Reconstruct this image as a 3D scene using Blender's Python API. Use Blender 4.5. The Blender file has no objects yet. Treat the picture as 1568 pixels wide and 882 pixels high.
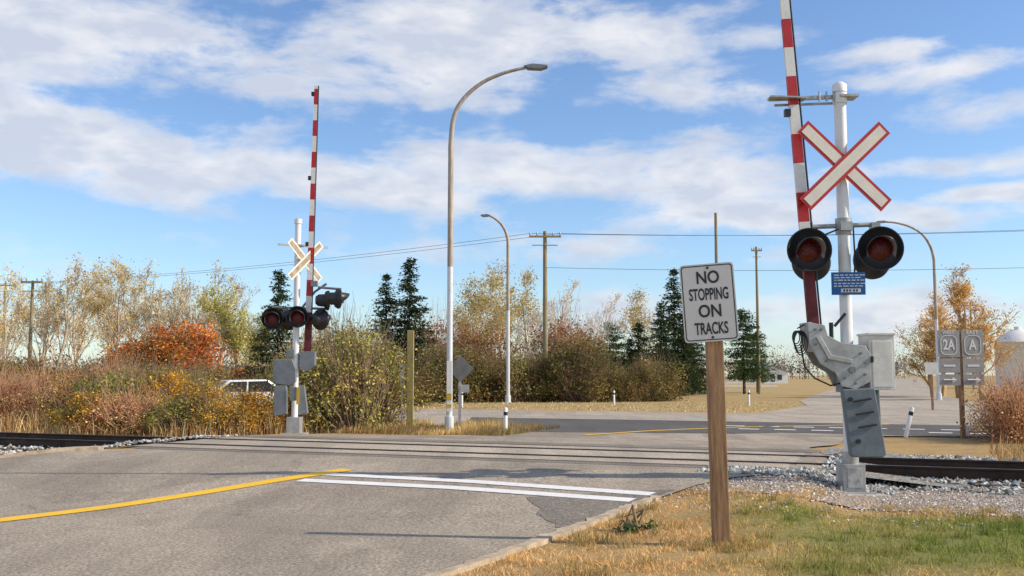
import bpy, math, random
import numpy as np
from mathutils import Vector, Matrix, Euler
random.seed(3)
sc = bpy.context.scene
COL = sc.collection
R = math.radians

# ------------------------------------------------------------------ terrain
def sm(x, a, b):
    t = np.clip((np.asarray(x, float) - a) / (b - a), 0, 1)
    return t * t * (3 - 2 * t)
TD = np.array([0.928, -0.371]); TN = np.array([0.371, 0.928])
def sd(x, y):
    return x * TD[0] + (y - 18.2) * TD[1], x * TN[0] + (y - 18.2) * TN[1]
def TP(s, d):
    return (s * TD[0] + d * TN[0], 18.2 + s * TD[1] + d * TN[1])
def H(x, y):
    s, d = sd(np.asarray(x, float), np.asarray(y, float))
    return 0.2 * (1 - sm(np.abs(d), 2.2, 8)) * sm(s, -9.0, -7.6) * (1 - sm(s, 5.3, 6.1))

# ------------------------------------------------------------------ node helpers
def new_mat(name):
    m = bpy.data.materials.new(name); m.use_nodes = True
    nt = m.node_tree; b = nt.nodes['Principled BSDF']
    return m, nt, b
def N(nt, t, **k):
    n = nt.nodes.new(t)
    for a, v in k.items():
        if hasattr(n, a): setattr(n, a, v)
    return n
def noise(nt, vec, scale, detail=4, rough=.55, dist=0):
    n = N(nt, 'ShaderNodeTexNoise'); n.inputs['Scale'].default_value = scale
    n.inputs['Detail'].default_value = detail; n.inputs['Roughness'].default_value = rough
    n.inputs['Distortion'].default_value = dist
    if vec is not None: nt.links.new(vec, n.inputs['Vector'])
    return n.outputs['Fac']
def mth(nt, op, a, b=None, c=None, clamp=False):
    n = N(nt, 'ShaderNodeMath'); n.operation = op; n.use_clamp = clamp
    for i, v in enumerate((a, b, c)):
        if v is None: continue
        if isinstance(v, (int, float)): n.inputs[i].default_value = v
        else: nt.links.new(v, n.inputs[i])
    return n.outputs[0]
def mr(nt, v, a, b, c=0, d=1, smooth=False):
    n = N(nt, 'ShaderNodeMapRange')
    if smooth: n.interpolation_type = 'SMOOTHSTEP'
    nt.links.new(v, n.inputs[0])
    for i, x in enumerate((a, b, c, d)): n.inputs[i + 1].default_value = x
    return n.outputs[0]
def mix(nt, f, a, b, mode='MIX'):
    n = N(nt, 'ShaderNodeMix'); n.data_type = 'RGBA'; n.blend_type = mode
    for i, v in ((0, f), (6, a), (7, b)):
        if isinstance(v, (int, float)): n.inputs[i].default_value = v
        elif isinstance(v, tuple): n.inputs[i].default_value = (v[0], v[1], v[2], 1)
        else: nt.links.new(v, n.inputs[i])
    return n.outputs[2]
def objco(nt):
    return N(nt, 'ShaderNodeTexCoord').outputs['Object']
def bump(nt, b, h, st, dist=.02):
    n = N(nt, 'ShaderNodeBump'); n.inputs['Strength'].default_value = st
    n.inputs['Distance'].default_value = dist
    nt.links.new(h, n.inputs['Height']); nt.links.new(n.outputs[0], b.inputs['Normal'])

def pm(name, col, rough=.6, metal=0., var=.3, scale=6, col2=None, grime=.45, bmp=.15, stretch=None):
    m, nt, b = new_mat(name)
    co = objco(nt)
    if stretch:
        mp = N(nt, 'ShaderNodeMapping'); mp.inputs['Scale'].default_value = stretch
        nt.links.new(co, mp.inputs[0]); co = mp.outputs[0]
    n1 = noise(nt, co, scale, 6, .65)
    n2 = noise(nt, co, scale * 6, 4, .6)
    c2 = col2 or tuple(c * (1 - var) for c in col)
    c = mix(nt, mr(nt, n1, .35, .65), col, c2)
    c = mix(nt, mr(nt, n2, .55, .8, 0, grime), c, tuple(x * .45 for x in c2))
    nt.links.new(c, b.inputs['Base Color'])
    nt.links.new(mr(nt, n1, .3, .7, rough - .1, min(1, rough + .15)), b.inputs['Roughness'])
    b.inputs['Metallic'].default_value = metal
    if bmp: bump(nt, b, n2, bmp, .004)
    return m

def attr_mat(name, trans=.25, gain=1.0):
    m, nt, b = new_mat(name); nt.nodes.remove(b)
    a = N(nt, 'ShaderNodeAttribute'); a.attribute_name = 'Col'
    oi = N(nt, 'ShaderNodeObjectInfo')
    v = mr(nt, oi.outputs['Random'], 0, 1, .82 * gain, 1.18 * gain)
    vm = N(nt, 'ShaderNodeVectorMath'); vm.operation = 'SCALE'
    nt.links.new(a.outputs['Color'], vm.inputs[0]); nt.links.new(v, vm.inputs['Scale'])
    d = N(nt, 'ShaderNodeBsdfDiffuse'); nt.links.new(vm.outputs[0], d.inputs['Color'])
    out = nt.nodes['Material Output']
    if trans > 0:
        t = N(nt, 'ShaderNodeBsdfTranslucent'); nt.links.new(vm.outputs[0], t.inputs['Color'])
        ms = N(nt, 'ShaderNodeMixShader'); ms.inputs[0].default_value = trans
        nt.links.new(d.outputs[0], ms.inputs[1]); nt.links.new(t.outputs[0], ms.inputs[2])
        nt.links.new(ms.outputs[0], out.inputs[0])
    else: nt.links.new(d.outputs[0], out.inputs[0])
    return m

# ------------------------------------------------------------------ mesh builder
class MB:
    def __init__(s): s.V = []; s.F = []; s.MI = []; s.C = []; s.S = []; s.n = 0
    def add(s, V, F, mi=0, col=None, smooth=False):
        V = np.asarray(V, float).reshape(-1, 3)
        F2 = F.tolist() if isinstance(F, np.ndarray) else F
        n = s.n
        s.F += [[i + n for i in f] for f in F2]
        s.MI += [mi] * len(F2); s.S += [smooth] * len(F2)
        s.V.append(V)
        if col is None: col = (1, 1, 1)
        c = np.asarray(col, float)
        if c.ndim == 1: c = np.tile(c, (len(V), 1))
        s.C.append(c); s.n += len(V)
    def box(s, c, size, rot=(0, 0, 0), mi=0, M=None):
        x, y, z = [k / 2 for k in size]
        P = [Vector(p) for p in ((-x,-y,-z),(x,-y,-z),(x,y,-z),(-x,y,-z),(-x,-y,z),(x,-y,z),(x,y,z),(-x,y,z))]
        m = Matrix.Translation(c) @ Euler(rot).to_matrix().to_4x4()
        if M is not None: m = M @ m
        s.add([m @ p for p in P], [[0,3,2,1],[4,5,6,7],[0,1,5,4],[1,2,6,5],[2,3,7,6],[3,0,4,7]], mi)
    def prism(s, poly, y0, y1, mi=0, M=None, rot=None):
        n = len(poly)
        P = [Vector((a, y0, b)) for a, b in poly] + [Vector((a, y1, b)) for a, b in poly]
        if M is not None: P = [M @ p for p in P]
        F = [list(range(n)), list(range(2 * n - 1, n - 1, -1))]
        F += [[i, i + n, (i + 1) % n + n, (i + 1) % n] for i in range(n)]
        s.add(P, F, mi)
    def path(s, pts, rad, n=12, mi=0, cap=True, M=None):
        pts = [Vector(p) for p in pts]
        if not hasattr(rad, '__len__'): rad = [rad] * len(pts)
        V = []
        t0 = (pts[1] - pts[0]).normalized()
        up = Vector((0, 0, 1)) if abs(t0.z) < .9 else Vector((0, 1, 0))
        a = t0.cross(up).normalized()
        for i, p in enumerate(pts):
            t = (pts[min(i + 1, len(pts) - 1)] - pts[max(i - 1, 0)]).normalized()
            a = (a - t * a.dot(t)).normalized(); b = t.cross(a)
            for k in range(n):
                an = 2 * math.pi * k / n
                V.append(p + (a * math.cos(an) + b * math.sin(an)) * rad[i])
        if M is not None: V = [M @ v for v in V]
        F = [[i * n + k, i * n + (k + 1) % n, (i + 1) * n + (k + 1) % n, (i + 1) * n + k] for i in range(len(pts) - 1) for k in range(n)]
        s.add(V, F, mi, smooth=True)
        if cap:
            m = len(pts)
            s.add(V[:n], [list(range(n - 1, -1, -1))], mi); s.add(V[(m - 1) * n:], [list(range(n))], mi)
    def revolve(s, prof, M, n=28, mi=0, a0=0, a1=2 * math.pi):
        full = abs(a1 - a0 - 2 * math.pi) < 1e-6
        m = n if full else n + 1
        V = []
        for r, y in prof:
            for k in range(m):
                an = a0 + (a1 - a0) * k / n
                V.append(M @ Vector((r * math.cos(an), y, r * math.sin(an))))
        F = []
        for i in range(len(prof) - 1):
            for k in range(n):
                F.append([i * m + k, i * m + (k + 1) % m, (i + 1) * m + (k + 1) % m, (i + 1) * m + k])
        s.add(V, F, mi, smooth=True)
    def obj(s, name, mats, parent=None, loc=None, bevel=0):
        me = bpy.data.meshes.new(name)
        V = np.concatenate(s.V)
        me.from_pydata(V.tolist(), [], s.F)
        for m in mats: me.materials.append(m)
        me.polygons.foreach_set('material_index', s.MI)
        me.polygons.foreach_set('use_smooth', s.S)
        C = np.concatenate(s.C)
        at = me.color_attributes.new('Col', 'FLOAT_COLOR', 'POINT')
        at.data.foreach_set('color', np.hstack([C, np.ones((len(C), 1))]).astype(np.float32).ravel())
        me.update()
        o = bpy.data.objects.new(name, me); COL.objects.link(o)
        if parent: o.parent = parent
        if loc is not None: o.location = loc
        if bevel:
            b = o.modifiers.new('b', 'BEVEL'); b.width = bevel; b.segments = 2; b.limit_method = 'ANGLE'
        return o
def empty(name, loc=(0, 0, 0), rot=(0, 0, 0)):
    e = bpy.data.objects.new(name, None); COL.objects.link(e)
    e.location = loc; e.rotation_euler = rot; e.empty_display_size = .3
    return e
def inst(name, me, loc, rz=0, scale=1):
    o = bpy.data.objects.new(name, me); COL.objects.link(o)
    o.location = loc; o.rotation_euler = (0, 0, rz)
    o.scale = scale if hasattr(scale, '__len__') else (scale,) * 3
    return o
def text(name, s, w, h, loc, mat, parent, rot=(R(90), 0, 0), bold=.0):
    c = bpy.data.curves.new(name, 'FONT'); c.body = s; c.size = 1; c.align_x = 'CENTER'; c.align_y = 'CENTER'
    c.offset = bold; c.extrude = .002
    c.materials.append(mat)
    o = bpy.data.objects.new(name, c); COL.objects.link(o); o.parent = parent
    o.location = loc; o.rotation_euler = rot
    bpy.context.view_layer.update()
    d = o.dimensions
    o.scale = (w / max(d.x, .01), h / max(d.y, .01), 1)
    return o

# ------------------------------------------------------------------ strips
def resamp(P, k):
    out = []
    for i in range(len(P) - 1):
        for j in range(k):
            t = j / k; out.append((P[i][0] * (1 - t) + P[i + 1][0] * t, P[i][1] * (1 - t) + P[i + 1][1] * t))
    out.append(P[-1]); return np.array(out, float)
def strip(name, L, Rr, k, nv, off, mat, parent=None, thick=0, jit=0):
    L = resamp(L, k); Rr = resamp(Rr, k)
    if jit:
        rg = np.random.default_rng(5)
        Rr = Rr + rg.normal(0, jit, Rr.shape); L = L + rg.normal(0, jit, L.shape)
    t = np.linspace(0, 1, nv + 1)
    P = L[:, None, :] * (1 - t)[None, :, None] + Rr[:, None, :] * t[None, :, None]
    Z = H(P[..., 0], P[..., 1]) + off
    V = np.dstack([P, Z]).reshape(-1, 3)
    n = nv + 1
    F = [[i * n + j, i * n + j + 1, (i + 1) * n + j + 1, (i + 1) * n + j] for i in range(len(L) - 1) for j in range(nv)]
    mb = MB(); mb.add(V, F)
    if thick:
        for e in (0, nv):
            a = V.reshape(-1, n, 3)[:, e]; b = a - [0, 0, thick]
            W = np.vstack([a, b]); m = len(a)
            mb.add(W, [[i, i + 1, m + i + 1, m + i] for i in range(m - 1)])
        for e in (0, len(L) - 1):
            a = V.reshape(-1, n, 3)[e]; b = a - [0, 0, thick]
            W = np.vstack([a, b]); m = len(a)
            mb.add(W, [[i, i + 1, m + i + 1, m + i] for i in range(m - 1)])
    return mb.obj(name, [mat], parent)
def ribbon(name, pts, w, off, mat, parent=None, k=14, thick=0, nv=1, jit=0):
    P = resamp(pts, k)
    T = np.gradient(P, axis=0); T /= np.linalg.norm(T, axis=1)[:, None]
    Nn = np.stack([-T[:, 1], T[:, 0]], 1)
    return strip(name, (P + Nn * w / 2).tolist(), (P - Nn * w / 2).tolist(), 1, nv, off, mat, parent, thick, jit)

# ------------------------------------------------------------------ materials
def asphalt(name, c1, c2, crack=1., dk=(.07, .062, .055), patch=.25):
    m, nt, b = new_mat(name); co = objco(nt)
    mp = N(nt, 'ShaderNodeMapping'); mp.inputs['Rotation'].default_value = (0, 0, R(24)); mp.inputs['Scale'].default_value = (1.4, .16, 1)
    nt.links.new(co, mp.inputs[0])
    streak = noise(nt, mp.outputs[0], 1.0, 5, .6)
    big = noise(nt, co, .3, 5, .6, .4)
    c = mix(nt, mr(nt, big, .38, .62), c1, c2)
    c = mix(nt, mr(nt, noise(nt, co, .17, 3, .5, .8), .52, .535, 0, patch), c, tuple(x * .6 for x in c2))
    c = mix(nt, mr(nt, streak, .46, .7, 0, .6), c, tuple(x * .62 for x in c2))
    c = mix(nt, mr(nt, noise(nt, co, 1.1, 6, .75, .5), .5, .72, 0, .55), c, tuple(x * .6 for x in c2))
    fine = noise(nt, co, 30, 3, .9)
    mid = noise(nt, co, 7, 5, .8)
    c = mix(nt, mr(nt, fine, .37, .63), mix(nt, 1., c, (.4, .4, .4), 'MULTIPLY'), mix(nt, 1., c, (1.5, 1.46, 1.4), 'MULTIPLY'))
    c = mix(nt, mr(nt, mid, .42, .68, 0, .5), c, tuple(x * .6 for x in c1))
    dn = N(nt, 'ShaderNodeTexNoise'); dn.inputs['Scale'].default_value = 1.2; dn.inputs['Detail'].default_value = 7; dn.inputs['Roughness'].default_value = .7; nt.links.new(co, dn.inputs[0])
    va = N(nt, 'ShaderNodeVectorMath'); va.operation = 'MULTIPLY_ADD'; va.inputs[1].default_value = (1.5, 1.5, 1.5)
    nt.links.new(dn.outputs['Color'], va.inputs[0]); nt.links.new(co, va.inputs[2])
    vo = N(nt, 'ShaderNodeTexVoronoi'); vo.feature = 'DISTANCE_TO_EDGE'; vo.inputs['Scale'].default_value = .3
    nt.links.new(va.outputs[0], vo.inputs['Vector'])
    ck = mr(nt, vo.outputs['Distance'], .0, .009, .65 * crack, 0)
    ck = mth(nt, 'MULTIPLY', ck, mr(nt, noise(nt, co, .6, 3), .44, .56))
    c = mix(nt, ck, c, dk)
    nt.links.new(c, b.inputs['Base Color']); b.inputs['Roughness'].default_value = .92
    b.inputs['Specular IOR Level'].default_value = .2
    bump(nt, b, fine, .7, .01)
    return m
M_as = asphalt('old_asphalt', (.44, .38, .305), (.35, .30, .245), patch=.35)
M_hw = asphalt('highway_asphalt', (.5, .44, .365), (.42, .37, .31), .5)
M_dk = asphalt('dark_asphalt', (.115, .11, .108), (.15, .143, .137), .5, patch=.1)
M_md = asphalt('patch_asphalt', (.23, .205, .175), (.27, .24, .205), .5, patch=.1)
M_pn = asphalt('crossing_panel', (.54, .465, .375), (.42, .365, .3), .3)
def paint(name, col, under=(.28, .25, .21), wear=.62):
    m, nt, b = new_mat(name); co = objco(nt)
    n = noise(nt, co, 14, 8, .8)
    c = mix(nt, mr(nt, n, wear, wear + .08), col, under)
    c = mix(nt, mr(nt, noise(nt, co, 3, 4), .4, .7, 0, .25), c, tuple(x * .65 for x in col))
    nt.links.new(c, b.inputs['Base Color']); b.inputs['Roughness'].default_value = .7
    return m
M_yel = paint('yellow_road_paint', (.85, .5, .015), wear=.59)
M_wht = paint('white_road_paint', (.8, .78, .75), wear=.58)
M_whf = paint('worn_white_paint', (.65, .63, .6), wear=.52)
M_kerb = pm('kerb_concrete', (.55, .44, .31), .9, var=.45, scale=5, bmp=.6)
M_rust = pm('rail_rust', (.05, .028, .018), .6, .3, var=.4, scale=4)
M_railtop = pm('rail_top', (.14, .1, .08), .5, .5, var=.4, scale=3)
M_tie = pm('tie_wood', (.16, .12, .09), .9, var=.5, scale=5, bmp=.5)
M_groove = pm('flangeway', (.05, .043, .038), .9, scale=4)
M_fol = attr_mat('foliage', .3, 1.3)
M_bark = attr_mat('bark', 0, 1.1)
M_blade = attr_mat('grass_blades', .25, 1.25)
M_stone = attr_mat('stones', 0, 1.15)

def gravel_mat(name, c1, c2, sc_):
    m, nt, b = new_mat(name); co = objco(nt)
    v = N(nt, 'ShaderNodeTexVoronoi'); v.inputs['Scale'].default_value = sc_; nt.links.new(co, v.inputs['Vector'])
    sp = N(nt, 'ShaderNodeSeparateColor'); nt.links.new(v.outputs['Color'], sp.inputs[0])
    c = mix(nt, sp.outputs[0], c1, c2)
    c = mix(nt, mr(nt, v.outputs['Distance'], .35, .75, 0, .8), c, (.07, .06, .05))
    c = mix(nt, mr(nt, noise(nt, co, .7, 4), .45, .65, 0, .5), c, (.36, .27, .17))
    nt.links.new(c, b.inputs['Base Color']); b.inputs['Roughness'].default_value = .95
    iv = mth(nt, 'SUBTRACT', 1.0, v.outputs['Distance']); bump(nt, b, iv, .8, .03)
    return m
M_grav = gravel_mat('gravel', (.55, .45, .36), (.3, .245, .2), 28)
M_ball = gravel_mat('ballast', (.4, .42, .41), (.18, .19, .19), 16)

# ------------------------------------------------------------------ ground
def vnoise(x, y, f, seed=0):
    r = np.random.default_rng(seed); out = 0
    for i in range(6):
        a = r.uniform(0, 6.28); k = f * r.uniform(.6, 1.7); p = r.uniform(0, 6.28)
        q = r.uniform(0, 6.28)
        out = out + np.sin(k * (x * math.cos(a) + y * math.sin(a)) + p + 1.3 * np.sin(k * .7 * (x * math.sin(q) - y * math.cos(q))))
    return out / 6
def gcol(x, y):
    st = np.array([.62, .43, .20]); gr = np.array([.21, .25, .06]); br = np.array([.42, .24, .11])
    n1 = vnoise(x, y, 1.3, 1); n2 = vnoise(x, y, 4.5, 2); n3 = vnoise(x, y, 13, 3)
    g = sm(x - .2 * (y - 8), 1.3, 2.7) * (1 - sm(y + .42 * x, 12.9, 13.9)) * .95
    g = np.clip(g + .7 * n1 * (g > .05) + .3 * n2 + .15 * n3 - .03, 0, 1) * (y < 16)
    b = np.clip(.3 + .7 * n2 + .3 * n1 + .4 * n3, 0, 1) * .7
    c = st[None] * (1 - b)[:, None] + br[None] * b[:, None]
    f = (sm(y, 44, 55) * .6)[:, None]; c = c * (1 - f) + np.array([[.5, .39, .19]]) * f
    return c * (1 - g)[:, None] + gr[None] * g[:, None]
def axis(lo, hi, f0, f1, st):
    a = list(np.arange(f0, f1, st)); v = f1; s = st
    while v < hi: a.append(v); s *= 1.25; v += s
    a.append(hi); v = f0; s = st; b = []
    while v > lo: s *= 1.25; v -= s; b.append(max(v, lo))
    return np.array(sorted(set(b + a)))
gx = axis(-1500, 1500, -16, 16, .3); gy = axis(-300, 3000, 4, 34, .3)
X, Y = np.meshgrid(gx, gy)
Z = H(X, Y)
ny, nx = X.shape
V = np.stack([X.ravel(), Y.ravel(), Z.ravel()], 1)
idx = np.arange(ny * nx).reshape(ny, nx)
F = np.stack([idx[:-1, :-1], idx[:-1, 1:], idx[1:, 1:], idx[1:, :-1]], -1).reshape(-1, 4)
mb = MB(); mb.add(V, F, 0, gcol(V[:, 0], V[:, 1]), True)
mg, nt, b = new_mat('ground_soil_grass')
a = N(nt, 'ShaderNodeAttribute'); a.attribute_name = 'Col'; co = objco(nt)
c = mix(nt, mr(nt, noise(nt, co, 12, 6, .8), .3, .7), mix(nt, 1., a.outputs['Color'], (.5, .46, .42), 'MULTIPLY'), a.outputs['Color'])
c = mix(nt, mr(nt, noise(nt, co, .12, 5, .7), .45, .6, 0, .4), c, (.4, .32, .17))
nt.links.new(c, b.inputs['Base Color']); b.inputs['Roughness'].default_value = 1
b.inputs['Specular IOR Level'].default_value = .1
bump(nt, b, noise(nt, co, 20, 5, .8), .8, .04)
mb.obj('ground', [mg])

# ------------------------------------------------------------------ roads
LR = [((-45,-6),(-8,-6)), ((-40,4),(-2.6,4)), ((-34,8),(-.49,8.12)), ((-26,11),(.42,9.94)), ((-17,13.5),(1.3,11.43)),
      ((-11,15.8),(2.36,13.0)), ((-9.0,17.4),(3.0,13.7)), ((-8,18.3),(4.1,14.35)), ((-6.9,18.8),(4.75,14.8)),
      ((-6.5,20.5),(5.3,17)), ((-6.4,22.6),(5.7,19.3)), ((-4.6,23.6),(6.9,21.6)), ((-2.3,25),(7.9,24)),
      ((.1,27.9),(9.0,26.0)), ((-.6,31),(11.5,25.9))]
strip('road', [p[0] for p in LR], [p[1] for p in LR], 8, 60, .03, M_as)
def HW(x, C): return (x, C - .4 * x)
xs = [-90, -40, -10, 0, 10, 30, 120]
strip('highway', [HW(x, 45) for x in xs], [HW(x, 30.3) for x in xs], 4, 6, .024, M_hw)
xs = [-1.5, 3, 8, 14, 30, 60]
strip('highway_dark_lane', [HW(x, 37 - .15 * (x < 0)) for x in xs], [HW(x, 30.45) for x in xs], 4, 4, .036, M_dk)
strip('asphalt_patch', [(-.5, 27.9), (2.5, 27.6), (6, 27.0)], [(1.2, 30.6), (4, 29.3), (7.5, 27.6)], 4, 3, .0365, M_dk)
strip('asphalt_patch', [(.2, 12.35), (.35, 11.2), (.5, 10.4)], [(2.1, 12.75), (1.25, 11.4), (.62, 10.3)], 4, 3, .0345, M_md, jit=.05)
FL = [(10, 41.3), (15.3, 52), (17.8, 62), (30, 96), (214, 560)]; FR = [(34, 31.7), (27, 45), (28, 62), (40.5, 96), (228, 560)]
strip('far_road', FL, FR, 6, 4, .019, M_hw)
yl = [(-15.5, 2.2), (-9.5, 7.1), (-5.55, 10.95), (-4.4, 12.6), (-3.35, 14.0), (-2.45, 15.05)]
ribbon('yellow_centre_line', yl, .29, .038, M_yel)
ribbon('yellow_centre_line', [(1.9, 26.2), (3.6, 28.0), (5.2, 29.2), (7.2, 30.4), (12, 32)], .2, .043, M_yel)
ribbon('white_stop_line', [(-2.7, 14.6), (-.5, 13.6), (1.72, 12.35)], .25, .038, M_wht)
ribbon('white_stop_line', [(-2.95, 14.05), (-.8, 13.15), (1.43, 11.95)], .25, .038, M_wht)
for rr in (31.9, 33.7):
    for i in range(9):
        if rr < 32 and i in (4,): continue
        x = 6.6 + i * .95
        ribbon('white_crosswalk_dash', [HW(x, rr), HW(x + .55, rr)], .3, .043, M_wht, k=1)
ribbon('white_edge_line', [HW(-14, 31), HW(-1, 31)], .14, .031, M_whf)
ribbon('white_edge_line', [HW(-60, 44), HW(6, 44)], .14, .031, M_whf)
ribbon('white_lane_line', [HW(-60, 39.4), HW(20, 39.4)], .16, .031, M_whf)
ribbon('white_edge_line', [HW(12.5, 31.2), HW(60, 31.2)], .15, .043, M_wht)
ribbon('kerb', [(-2.7, 4), (-.52, 8.12), (.42, 10.0), (1.3, 11.5), (1.75, 12.2)], .11, .045, M_kerb, thick=.06, k=14, jit=.018)
ribbon('kerb', [(-12.2, 15.55), (-10, 16.9), (-9.05, 17.75), (-8.0, 18.45), (-7.55, 18.6)], .25, .09, M_kerb, thick=.12, k=6, jit=.01)

def seg(s0, s1, d, n=10): return [TP(s0 + (s1 - s0) * i / n, d) for i in range(n + 1)]
strip('gravel_shoulder', seg(3.3, 60, -4.2, 40), seg(3.9, 60, -1.5, 40), 3, 6, .012, M_grav, jit=.05)
strip('gravel_shoulder', seg(5.2, 60, 2.0, 30), seg(5.2, 60, 4.2, 30), 1, 4, .01, M_ball)
strip('gravel_shoulder', seg(-60, -8.0, -3.6, 30), seg(-60, -7.4, -1.6, 30), 1, 4, .012, M_ball)
strip('track_bed', seg(5.4, 90, -1.7, 40), seg(5.2, 90, 2.2, 40), 1, 6, .022, M_ball)
strip('track_bed', seg(-90, -7.3, -1.8, 40), seg(-90, -7.3, 2.4, 40), 1, 6, .022, M_ball)

cr = empty('crossing_surface')
for nm, d0, d1 in (('panel_near', -1.55, -.86), ('panel_centre', -.62, .62), ('panel_far', .86, 1.5)):
    strip(nm, seg(-7.35, 5.55, d0), seg(-7.35, 5.55, d1), 2, 4, .036, M_pn, cr, thick=.1)
for i, dd in enumerate((-1.62, -.65, .65, 1.56, -.84, .84)):
    strip('groove_%d' % i, seg(-7.3, 5.5, dd - .045), seg(-7.3, 5.5, dd + .045), 2, 1, .0395, M_groove, cr)
strip('edge_dark', seg(-7.0, 5.2, -2.0), seg(-7.0, 5.2, -1.66), 2, 1, .034, M_md, cr)
strip('edge_dark_far', seg(-7.0, 5.2, 1.6), seg(-7.0, 5.2, 2.3), 2, 2, .034, M_md, cr)

tr = empty('railroad_track')
prof = [(-.075, 0), (.075, 0), (.075, .012), (.012, .035), (.012, .15), (.037, .162), (.037, .19), (-.037, .19), (-.037, .162), (-.012, .15), (-.012, .035), (-.075, .012)]
for k, dd in enumerate((-.7525, .7525)):
    mb = MB(); Vv = []
    for s_ in (-90, 90):
        for a_, z_ in prof:
            x, y = TP(s_, dd + a_); Vv.append((x, y, .06 + z_))
    n = len(prof)
    mb.add(Vv, [[i, (i + 1) % n, (i + 1) % n + n, i + n] for i in range(n) if i != 6])
    mb.add([Vv[6], Vv[7], Vv[7 + n], Vv[6 + n]], [[0, 1, 2, 3]], 1)
    mb.obj('rail_%d' % (k + 1), [M_rust, M_railtop], tr)
mb = MB()
ang = math.atan2(TD[1], TD[0])
for s_ in list(np.arange(5.9, 80, .58)) + list(np.arange(-80, -7.6, .58)):
    x, y = TP(s_, random.uniform(-.04, .04))
    mb.box((x, y, .005), (.22, 2.5, .11), (0, 0, ang + random.uniform(-.02, .02)))
mb.obj('ties', [M_tie], tr)

OCT = np.array([[1,0,0],[-1,0,0],[0,1,0],[0,-1,0],[0,0,1],[0,0,-1]], float)
OF = np.array([[0,2,4],[2,1,4],[1,3,4],[3,0,4],[2,0,5],[1,2,5],[3,1,5],[0,3,5]])
def stones(name, SD, size, zoff, cols, seed):
    r = np.random.default_rng(seed); n = len(SD)
    P = np.array([TP(a, b) for a, b in SD])
    V = OCT[None] * (r.uniform(.6, 1.2, (n, 1, 3)) * np.array([1, 1, .7]))
    V = V + r.normal(0, .22, V.shape)
    an = r.uniform(0, 6.28, n); ca, sa = np.cos(an)[:, None], np.sin(an)[:, None]
    V = np.stack([V[..., 0] * ca - V[..., 1] * sa, V[..., 0] * sa + V[..., 1] * ca, V[..., 2]], -1)
    sz = size * r.uniform(.5, 1.3, n)
    V = V * sz[:, None, None]
    z = H(P[:, 0], P[:, 1]) + zoff(np.array(SD)) + sz * .3
    V += np.stack([P[:, 0], P[:, 1], z], 1)[:, None]
    F = (OF[None] + 6 * np.arange(n)[:, None, None]).reshape(-1, 3)
    c = np.array(cols)[r.integers(0, len(cols), n)] * r.uniform(.6, 1.25, (n, 1))
    mb = MB(); mb.add(V.reshape(-1, 3), F, 0, np.repeat(c, 6, 0)); return mb.obj(name, [M_stone])
gc = [(.34, .37, .36), (.2, .22, .22), (.45, .45, .42), (.28, .24, .2), (.5, .5, .48)]
r = np.random.default_rng(4)
def U(n, s0, s1, d0, d1): return np.stack([r.uniform(s0, s1, n), r.uniform(d0, d1, n)], 1)
def zb(SD): return .02 + .045 * (np.abs(SD[:, 1]) < 1.3)
stones('ballast_stones', np.vstack([U(7000, 5.5, 15, -2.0, 2.6), U(3500, 5.6, 20, 2.2, 4.4), U(5500, -19, -7.5, -3.2, 2.2), U(1700, 3.9, 6.5, -2.6, -1.75)]), .042, zb, gc, 1)
stones('gravel_stones', np.vstack([U(11000, 3.4, 13, -4.3, -1.6), U(500, 2.2, 4, -5.5, -3.2), U(900, 3.5, 12, -5.5, -4)]), .016, lambda s: .01 + 0 * s[:, 0], [(.6, .51, .43), (.42, .35, .29), (.65, .6, .55), (.36, .32, .28)], 2)

# ------------------------------------------------------------------ grass blades
def blades(name, P, h, w, lean, cols, seed, mat=None):
    r = np.random.default_rng(seed); n = len(P)
    z = H(P[:, 0], P[:, 1])
    an = r.uniform(0, 6.28, n); dx, dy = np.cos(an) * w / 2, np.sin(an) * w / 2
    la = r.uniform(0, 6.28, n); ll = np.abs(r.normal(0, lean, n)) * h
    B = np.stack([P[:, 0], P[:, 1], z], 1)
    a = B + np.stack([dx, dy, 0 * dx], 1); b = B - np.stack([dx, dy, 0 * dx], 1)
    m = B + np.stack([np.cos(la) * ll * .4, np.sin(la) * ll * .4, h * .6], 1)
    ma = m + np.stack([dx, dy, 0 * dx], 1) * .7; mb_ = m - np.stack([dx, dy, 0 * dx], 1) * .7
    t = B + np.stack([np.cos(la) * ll, np.sin(la) * ll, h], 1)
    V = np.stack([a, b, mb_, ma, t], 1).reshape(-1, 3)
    o5 = 5 * np.arange(n)
    F = np.stack([o5, o5 + 1, o5 + 2, o5 + 3], 1).tolist() + np.stack([o5 + 3, o5 + 2, o5 + 4], 1).tolist()
    q = MB(); q.add(V, F, 0, np.repeat(cols, 5, 0))
    return q.obj(name, [mat or M_blade])
edge = np.array([p[1] for p in LR[:9]], float)
def right_of_road(P): return P[:, 0] > np.interp(P[:, 1], edge[:, 1], edge[:, 0]) + .07
n = 120000
P = np.stack([r.uniform(-1.5, 8.0, n), r.uniform(6.6, 14, n)], 1)
s_, d_ = sd(P[:, 0], P[:, 1])
ok = right_of_road(P) & (d_ < -3.8 + .35 * vnoise(P[:, 0], P[:, 1], 2.5, 9) - .3 * (s_ < 4.3) * (s_ > 2.5))
P = P[ok]
cl = vnoise(P[:, 0], P[:, 1], 8, 7); cl2 = vnoise(P[:, 0], P[:, 1], 2.2, 8)
keep = r.uniform(0, 1, len(P)) < np.clip(.45 + 1.1 * cl + .5 * cl2, .04, 1); P = P[keep]; cl = cl[keep]
hh = r.uniform(.012, .045, len(P)) * (1 + 1.4 * np.clip(cl, 0, 1))
cc = gcol(P[:, 0], P[:, 1]) * r.uniform(.55, 1.4, (len(P), 1)) * np.array([1.08, 1.02, .97])
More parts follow.
